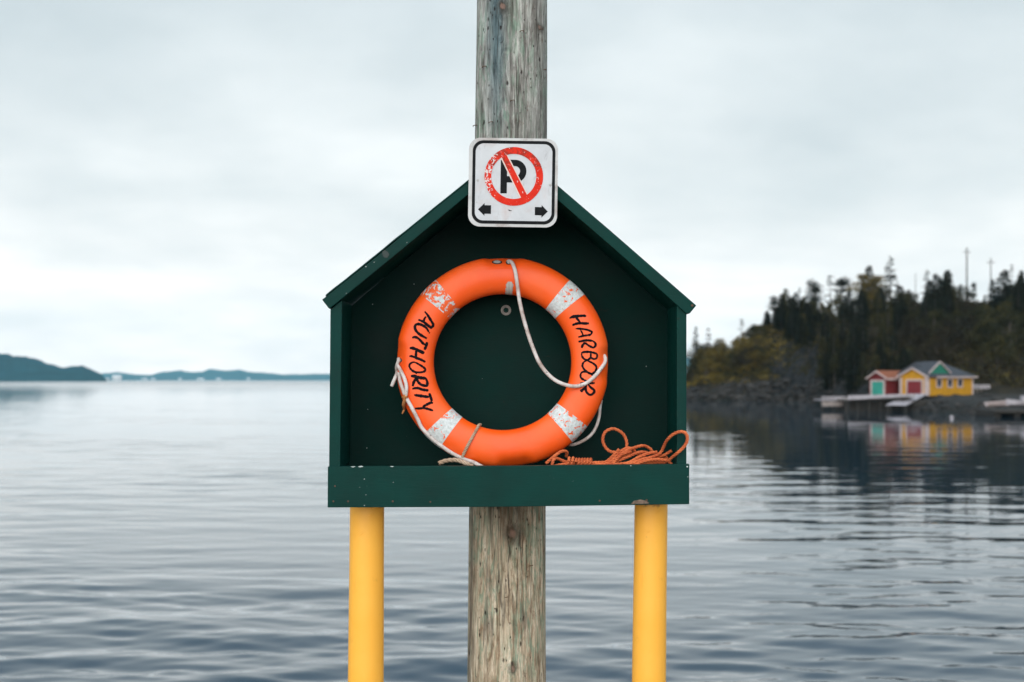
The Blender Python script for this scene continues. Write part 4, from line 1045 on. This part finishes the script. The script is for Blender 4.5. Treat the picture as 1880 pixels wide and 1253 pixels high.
for a, wd, lo, hi, off in bands:
    ring_mesh(R(a - wd / 2), R(a + wd / 2), 26, 64, .0009, False).build('reflective_band', m_tape('worn_reflective_tape_%d' % int(a + 60), lo, hi, off), RING, True, True)
def ribbon(mb, pts, wpx, off=.0011):
    P = catmull([Vector((x, y, 0)) for x, y in pts], .9)
    tot = len(P); base = None
    T, _ = frames(P)
    for i, p in enumerate(P):
        loc, nr = hit(p.x, p.y)
        if loc is None: base = None; continue
        k = i / max(1, tot - 1); wv = wpx * 1.27 * (0.85 + .32 * noise.noise(Vector((p.x * .35, p.y * .35, 2)))) * (0.55 + .45 * min(1, 6 * k, 6 * (1 - k) + .2))
        nx = Vector((-T[i].y, T[i].x)); row = []
        for s in (-1, -.5, 0, .5, 1):
            l2, n2 = hit(p.x + nx.x * wv * s * .5, p.y + nx.y * wv * s * .5)
            if l2 is None: l2, n2 = loc, nr
            mb.v.append(tuple(l2 + n2 * off)); row.append(len(mb.v) - 1)
        if base:
            for j in range(4): mb.f.append((base[j], base[j + 1], row[j + 1], row[j]))
        base = row
def letters(strokes, ox, oy, s, name, label):
    for part in strokes:
        pass
def build_text(name, groups, label):
    q = MB()
    for (ox, oy, s, strokes) in groups:
        for wpx, pts in strokes: ribbon(q, [(ox + x / s, oy + y / s) for x, y in pts], wpx)
    o = mesh_obj(name, q.v, q.f, M_INK, RING); o['label'] = label
    return o
A1 = (740, 560, 12.53, [
 (4.6, [(500, 155), (560, 230), (640, 360), (688, 440), (688, 482), (640, 520), (580, 482), (480, 400), (420, 370), (350, 343)]), (3.6, [(530, 270), (492, 320), (480, 385)]),
 (4.6, [(590, 625), (540, 540), (470, 485), (380, 448), (310, 452), (275, 500), (290, 580), (350, 655), (430, 710), (545, 775)]), (2, [(612, 632), (595, 660)]),
 (4.2, [(210, 762), (270, 742), (340, 768), (400, 822), (460, 890), (525, 925)]), (4.8, [(548, 858), (535, 930), (492, 1038)]),
 (5.6, [(155, 998), (230, 1000), (350, 1050), (485, 1115)]), (4.6, [(303, 1050), (295, 1205)]), (4.2, [(145, 1192), (190, 1180), (300, 1222), (400, 1258), (510, 1315)])])
A2 = (740, 660, 12.53, [
 (3.6, [(300, 78), (230, 68), (160, 110), (150, 170), (190, 240), (270, 290), (380, 302), (470, 288), (510, 250), (490, 205), (420, 152), (350, 110), (290, 75)]), (3, [(280, 300), (325, 330)]),
 (5.4, [(180, 385), (260, 390), (320, 412), (430, 430), (525, 440)]), (4.6, [(520, 430), (555, 530), (545, 605), (480, 605), (400, 575), (340, 510), (320, 430)]), (4.8, [(310, 430), (250, 520), (222, 622)]),
 (4.6, [(212, 680), (280, 665), (350, 665), (450, 700), (585, 718)]),
 (4.8, [(255, 820), (350, 835), (450, 850), (600, 870)]), (4.8, [(600, 780), (630, 860), (662, 965)]),
 (4.6, [(690, 1008), (640, 1000), (560, 1035), (485, 1080), (475, 1122)]), (4.0, [(278, 1132), (380, 1130), (480, 1125), (580, 1145), (692, 1182)])])
build_text('lettering', [A1, A2], 'hand painted word AUTHORITY running down the left of the ring')
H1 = (1040, 570, 15.66, [
 (4.6, [(90, 232), (160, 195), (250, 177), (370, 165), (500, 160), (565, 176)]), (4.0, [(270, 210), (330, 270), (388, 345)]), (4.6, [(168, 432), (260, 395), (380, 372), (520, 380), (645, 380)]),
 (3.6, [(265, 530), (350, 530), (450, 540), (580, 560), (700, 605), (725, 640), (690, 700), (600, 720), (500, 735), (342, 772)]), (2.8, [(405, 570), (450, 650), (480, 730)]),
 (4.2, [(345, 905), (450, 885), (600, 865), (760, 885)]), (3.6, [(750, 880), (820, 940), (835, 1010), (780, 1072), (700, 1050), (600, 990), (540, 930)]), (4.2, [(540, 930), (470, 1000), (440, 1085)])])
H2 = (1040, 650, 15.66, [
 (3.8, [(430, -20), (500, -50), (640, -55), (760, -35), (870, 0)]), (3.4, [(435, -10), (450, 70), (500, 140), (570, 178), (640, 160), (690, 100), (700, 10), (698, -35)]), (3.2, [(700, 60), (720, 120), (800, 150), (865, 120), (880, 50), (868, -5)]),
 (3.6, [(590, 190), (500, 240), (460, 330), (490, 420), (560, 490), (660, 560), (750, 565), (830, 500), (860, 400), (830, 330), (740, 260), (650, 220), (585, 190)]),
 (3.4, [(790, 650), (700, 580), (600, 530), (500, 515), (430, 550), (405, 630), (430, 700), (520, 760), (610, 800), (700, 850)]),
 (3.4, [(390, 850), (480, 842), (640, 850), (815, 840)]), (4.0, [(620, 880), (700, 970), (780, 1030), (797, 1090), (740, 1160), (670, 1178), (600, 1130), (558, 1050), (560, 900)]), (5.0, [(560, 960), (480, 1025), (405, 1085)])])
build_text('lettering', [H1, H2], 'hand painted word HARBOUR running down the right of the ring')

def surf_path(pts, r, lift=1.0):
    out_ = []
    for p in pts:
        if len(p) == 3: out_.append(at(*p)); continue
        px, py = p; loc, nr = hit(px, py)
        if loc is None: out_.append(at(px, py, ring_front(py) + .05))
        else: out_.append(loc + nr * r * lift)
    return out_
def cord(name, pts, r, m_, n=10, rr=None):
    q = MB(); P = catmull(pts, r * .7)
    add_tube(q, P, rr(len(P)) if rr else r, n); return mesh_obj(name, q.v, q.f, m_, RING, True)
PXM = 5.2 / F
rl = 3.55 * PXM
fr = lambda py, d=0.0: ring_front(py) - rl + d
top = surf_path([(932, 482.5), (936, 482), (941, 486)], rl * .55)
top[0] = top[0] + Vector((0, .012, 0))
mid = [at(x, y, fr(y, d)) for x, y, d in ((946, 499, -.002), (950, 525, -.001), (953, 548, 0), (957, 568, .004), (962, 588, .006), (969, 612, .008), (978, 638, .008), (989, 664, .006), (1003, 684, .003), (1020, 699, 0), (1040, 707.5, 0), (1058, 709.5, -.001), (1076, 704, -.001), (1091, 692, 0), (1101, 680, .003))]
end = surf_path([(1108, 667), (1109, 658), (1107, 653)], rl * .7); end[-1] = end[-1] + Vector((0, .012, 0))
cord('grab_line', top + mid + end, rl, M_LINE)
cord('grab_line', surf_path([(734.5, 659), (735, 662), (731.5, 675), (729, 685)], rl) + [at(725.5, 694, ring_front(694) + .03), at(719, 709.5, ring_front(709) + .035)], rl * .95, M_LINE)
cord('grab_line', surf_path([(735, 672), (740, 683), (745, 696), (748.5, 710), (748.3, 722), (747, 732)], rl, 1.5), rl * .95, M_LINE)
cord('frayed_end', surf_path([(747.3, 724), (747, 733), (745.5, 742)], rl, 1.6) + surf_path([(742, 752)], rl) + [at(738.5, 760, ring_front(760) + .04)], rl, M_FRAY, rr=lambda n: [rl * (1.0 - .75 * (i / n) ** 2) for i in range(n)])
cord('whipping', surf_path([(744, 728.5), (751, 728.5)], rl, 2.0), rl * .7, M_FRAY)
cord('grab_line', surf_path([(735.5, 686), (737, 700), (742, 715), (747, 728), (752.5, 738.5), (762, 756), (769, 769.5), (777, 785), (792, 801), (807, 813.5), (830, 829.3), (853, 841)], rl) + [at(870, 849.5, 5.165), at(880, 855, 5.155), at(890, 860, 5.15)], rl, M_LINE)
cord('grab_line', [at(*p) for p in ((1104, 735, 5.29), (1101.5, 749, 5.285), (1100, 765, 5.28), (1095, 783, 5.27), (1085, 799, 5.26), (1070, 810, 5.25), (1054, 816.5, 5.25), (1044, 817, 5.27))], rl * .85, M_LINE)
q = MB(); add_rope(q, [at(882, 780, 5.27)] + surf_path([(878, 784), (876, 788), (868, 802), (859, 818), (852, 832), (848, 842)], 2.7 * PXM), 2.9 * PXM); mesh_obj('lashing', q.v, q.f, M_BEIGE, RING, True)
# eyelets and label tape
def eyelet(px, py, wx, wy, rot=0):
    n_ = 24; rim, fill = MB(), MB(); idx = []
    for k in range(n_):
        a = 6.2832 * k / n_
        for s in (1.0, .72):
            x = wx * s * math.cos(a); y = wy * s * math.sin(a); l2, n2 = hit(px + x * math.cos(rot) - y * math.sin(rot), py + x * math.sin(rot) + y * math.cos(rot))
            if l2 is None: return
            rim.v.append(tuple(l2 + n2 * (.0006 if s == 1.0 else .0022)))
            if s == .72: fill.v.append(tuple(l2 + n2 * .0016))
    for k in range(n_): k2 = (k + 1) % n_; rim.f.append((2 * k, 2 * k2, 2 * k2 + 1, 2 * k + 1))
    fill.f.append(tuple(range(n_)))
    e_ = mesh_obj('eyelet', rim.v, rim.f, M_DKHOLE, RING); mesh_obj('plug', fill.v, fill.f, M_GREY, e_, local=False)
eyelet(912.5, 482, 9.5, 3.8); eyelet(934, 482.3, 5.5, 4.2); eyelet(734.5, 662, 3.8, 3.8); eyelet(734.5, 688, 3.2, 4)
q = MB(); ribbon(q, [(936, 517.5), (935.5, 526), (934.5, 535), (933.5, 543)], 11.8, .0012); mesh_obj('label_tape', q.v, q.f, M_TAG, RING)
# short end of beige rope on the shelf
o = empty('rope_offcut', at(832, 852, 5.16)); tag(o, 'short frayed beige rope end lying under the ring at left', 'rope')
q = MB(); add_rope(q, [at(806, 851.5, 5.15), at(813, 848, 5.155), at(825, 845.5, 5.16), (at(840, 845.5, 5.16)), at(853, 850, 5.15), at(868, 857, 5.15)], 4.1 * PXM); mesh_obj('strand', q.v, q.f, M_BEIGE, o, True)

# ------------------------------------------------------------------ orange rope heap
ROPE = empty('coiled_rope', at(1140, 857, 5.17)); tag(ROPE, 'tangled orange rope heaped in the lower right corner of the box', 'rope')
rr_ = 2.95 * PXM
E = lambda x, y, d: at(1000 + x / 12.53, 770 + y / 12.53, d)
G = lambda x, y, d: at(1130 + x / 12.53, 770 + y / 12.53, d)
heap = [
 [E(*p) for p in ((30, 1020, 5.15), (150, 912, 5.15), (250, 832, 5.15), (350, 762, 5.155), (440, 735, 5.17), (510, 765, 5.19), (495, 860, 5.21))],
 [E(*p) for p in ((165, 1110, 5.14), (190, 970, 5.14), (250, 908, 5.15), (330, 920, 5.16), (420, 958, 5.165), (520, 990, 5.17), (700, 985, 5.17))],
 [E(*p) for p in ((220, 1085, 5.16), (330, 1055, 5.16), (520, 1030, 5.165), (700, 1010, 5.17))],
 [E(*p) for p in ((1060, 1000, 5.17), (1250, 998, 5.165), (1400, 985, 5.16), (1500, 915, 5.155), (1600, 815, 5.15), (1715, 695, 5.15))],
 [E(*p) for p in ((1060, 1040, 5.165), (1300, 1040, 5.16), (1450, 1020, 5.155), (1560, 940, 5.15), (1650, 840, 5.15), (1740, 750, 5.155), (1829, 695, 5.16), (1929, 665, 5.165), (2029, 690, 5.17), (2090, 765, 5.18))],
 [E(*p) for p in ((1180, 1075, 5.155), (1400, 1060, 5.15), (1560, 1010, 5.145), (1680, 900, 5.145), (1760, 820, 5.15), (1880, 770, 5.15), (1990, 745, 5.16))],
 [E(*p) for p in ((1640, 790, 5.175), (1600, 762, 5.18), (1500, 740, 5.185), (1400, 650, 5.19), (1342, 520, 5.19), (1345, 400, 5.19), (1400, 290, 5.19), (1500, 235, 5.19), (1600, 225, 5.195), (1710, 270, 5.2), (1800, 340, 5.205), (1860, 440, 5.21), (1889, 540, 5.205), (1885, 660, 5.2), (1870, 740, 5.19))],
 [G(*p) for p in ((-100, 985, 5.16), (50, 962, 5.155), (200, 900, 5.155), (350, 838, 5.16), (480, 782, 5.165), (600, 757, 5.17), (740, 775, 5.18))],
 [G(*p) for p in ((-60, 1045, 5.14), (150, 1028, 5.14), (300, 1000, 5.14), (420, 940, 5.145), (520, 882, 5.15), (640, 828, 5.15), (780, 782, 5.15), (960, 758, 5.155))],
 [G(*p) for p in ((100, 825, 5.15), (200, 760, 5.15), (300, 700, 5.155), (400, 670, 5.165), (520, 630, 5.175), (640, 612, 5.18), (740, 645, 5.19), (820, 705, 5.195), (860, 780, 5.2))],
 [G(*p) for p in ((250, 1060, 5.13), (450, 985, 5.135), (600, 932, 5.14), (750, 895, 5.145), (900, 850, 5.15), (1000, 805, 5.155), (1060, 740, 5.16), (1105, 640, 5.15), (1160, 520, 5.125), (1260, 400, 5.09), (1380, 320, 5.07), (1500, 288, 5.063), (1600, 312, 5.06), (1652, 400, 5.058), (1640, 520, 5.06), (1570, 640, 5.063), (1450, 755, 5.07), (1320, 860, 5.10), (1235, 945, 5.125))],
 [G(*p) for p in ((420, 1070, 5.13), (600, 985, 5.13), (750, 948, 5.135), (900, 928, 5.14), (1050, 930, 5.14), (1180, 952, 5.14), (1260, 1000, 5.14), (1300, 1070, 5.14))],
 [G(*p) for p in ((640, 1000, 5.17), (850, 935, 5.165), (1000, 870, 5.165), (1130, 822, 5.165), (1210, 775, 5.165), (1295, 728, 5.165))],
 [G(*p) for p in ((480, 1060, 5.15), (700, 1015, 5.155), (850, 1000, 5.16), (1000, 990, 5.16), (1150, 1020, 5.165))],
 [G(*p) for p in ((900, 900, 5.18), (1030, 860, 5.18), (1140, 870, 5.18), (1200, 930, 5.18), (1150, 1000, 5.18), (950, 1030, 5.17))],
 [G(*p) for p in ((60, 905, 5.17), (200, 850, 5.175), (330, 800, 5.18), (460, 790, 5.185), (600, 850, 5.18), (720, 930, 5.17))],
]
q = MB()
for pth in heap: add_rope(q, pth, rr_)
mesh_obj('strand', q.v, q.f, M_ROPE, ROPE, True)
q = MB(); pth = []
for i in range(6 * 16 + 1):
    a = 6.2832 * i / 16; x = 715 + 395 * i / 96
    c = E(x, 985, 5.17); pth.append(c + Vector((0, -math.cos(a) * .011, math.sin(a) * .0105)))
add_rope(q, pth, rr_ * .92)
for x, tl in ((545, 22), (628, 30)):
    c0 = E(x, 975, 5.168); pth = [c0 + Vector((tl / 12.53 * PXM * math.sin(a), -math.cos(a) * .011, math.sin(a) * .0135)) for a in np.linspace(0, 6.2, 14)]
    add_rope(q, pth, rr_ * .95)
mesh_obj('wrapping', q.v, q.f, M_ROPE, ROPE, True)

# ------------------------------------------------------------------ no-parking sign
SG = empty('parking_sign', at(942, 335.8, FD - .034)); SG.rotation_euler = (0, R(.9), 0)
tag(SG, 'scuffed square no parking sign with two black arrows on the box gable', 'sign')
SC = .3165 / 977
S = lambda x, y, d=0.0: Vector(((x - 608.5) * SC, -d, -(y - 630) * SC))
def rrect(x0, x1, y0, y1, r, n=12):
    P = []
    for cx_, cy_, a0 in ((x1 - r, y0 + r, -90), (x1 - r, y1 - r, 0), (x0 + r, y1 - r, 90), (x0 + r, y0 + r, 180)):
        for i in range(n + 1): a = R(a0 + 90 * i / n); P.append((cx_ + r * math.cos(a), cy_ + r * math.sin(a)))
    return P
q = MB(); q.prism([S(x, y, -.0005) for x, y in rrect(120, 1097, 143, 1117, 128)], (0, -.0022 + .0, 0)); q.build('plate', M_SIGNE, SG, local=True)
q = MB(); q.prism([S(x, y, .0018) for x, y in rrect(190, 1038, 203, 1053, 92)], (0, -.0003, 0)); q.build('face', M_SIGN, SG, local=True)
def strip(outer, inner, d, name, m_):
    q = MB(); n_ = len(outer)
    for a, b in zip(outer, inner): q.v += [tuple(S(*a, d)), tuple(S(*b, d))]
    for i in range(n_): j = (i + 1) % n_; q.f.append((2 * i, 2 * j, 2 * j + 1, 2 * i + 1))
    return mesh_obj(name, q.v, q.f, m_, SG, local=True)
strip(rrect(160, 1068, 171, 1085, 118), rrect(193, 1035, 205, 1050, 90), .0024, 'border', M_SBLK)
circ = lambda r, cx_=615, cy_=563, n=90: [(cx_ + r * math.cos(6.28318 * i / n), cy_ + r * math.sin(6.28318 * i / n)) for i in range(n)]
q = MB()
def poly(q, pts, d): k = len(q.v); q.v += [tuple(S(x, y, d)) for x, y in pts]; q.f.append(tuple(range(k, k + len(pts))))
# letter P: stem, two bars, bowl
poly(q, [(470, 385), (541, 385), (541, 750), (470, 750)], .0026); poly(q, [(541, 380), (628, 380), (628, 450), (541, 450)], .0026); poly(q, [(541, 560), (628, 560), (628, 630), (541, 630)], .0026)
for i in range(24):
    a, b = R(-90 + 7.5 * i), R(-82.5 + 7.5 * i)
    poly(q, [(628 + 125 * math.cos(a), 505 + 125 * math.sin(a)), (628 + 125 * math.cos(b), 505 + 125 * math.sin(b)), (628 + 55 * math.cos(b), 505 + 55 * math.sin(b)), (628 + 55 * math.cos(a), 505 + 55 * math.sin(a))], .0026)
mesh_obj('letter_p', q.v, q.f, M_SBLK, SG, local=True)
q = MB(); poly(q, [(462, 352), (542, 318), (778, 772), (690, 806)], .0029); mesh_obj('slash_outline', q.v, q.f, M_CREAM, SG, local=True)
pc = strip(circ(322), circ(247), .0034, 'prohibition_circle', M_SRED)
q = MB(); poly(q, [(478, 352), (526, 318), (768, 772), (704, 806)], .0032); mesh_obj('slash', q.v, q.f, M_SRED, SG, local=True)
for pts in ([(228, 930), (300, 860), (300, 883), (371, 883), (371, 977), (300, 977), (300, 1000)], [(994, 942), (925, 1010), (925, 986), (852, 984), (852, 894), (925, 895), (925, 872)]):
    q = MB(); poly(q, pts, .0026); mesh_obj('arrow', q.v, q.f, M_SBLK, SG, local=True)
q = MB()
for pts in ([(556, 927), (572, 928), (580, 936), (596, 933), (597, 941), (574, 943)], [(505, 1070), (513, 1064), (522, 1080), (505, 1082)], [(498, 330), (520, 300), (530, 312), (512, 352)]): poly(q, pts, .0028)
mesh_obj('scratch', q.v, q.f, M_SBLK, SG, local=True)
for x, y in ((221, 612), (1017, 652), (214, 852)):
    q = MB(); q.cone(S(x, y, .0021), S(x, y, .0032), .0045 if y != 852 else .0018, .004 if y != 852 else .0015, 16); q.build('rivet', M_GREY, SG, local=True)
q = MB()
for x in (300, 917): q.cone(S(x, 700, -.022), S(x, 700, -.001), .006, .006, 10)
q.build('spacer', M_STEEL, SG, local=True)

# ------------------------------------------------------------------ sea air
hz = MB(); hz.box(-9500, 9500, -600, 9600, -5.2, 420)
hm = bpy.data.materials.new('sea_air'); hm.use_nodes = True; hn = hm.node_tree; hn.nodes.clear()
ho = N(hn, 'ShaderNodeOutputMaterial'); hv = N(hn, 'ShaderNodeVolumePrincipled')
hv.inputs['Color'].default_value = (0.52, 0.88, 1.0, 1); hv.inputs['Density'].default_value = 5.5e-5; hv.inputs['Density Attribute'].default_value = ''
hn.links.new(hv.outputs[0], ho.inputs['Volume'])
try: hm.cycles.homogeneous_volume = True
except Exception: pass
o = hz.build('haze', hm); tag(o, kind='stuff')
for k, lst in PROTO.items():      # prototypes never planted are removed
    for p_ in lst:
        if p_.name not in used:
            for ch in list(p_.children): bpy.data.objects.remove(ch)
            bpy.data.objects.remove(p_)
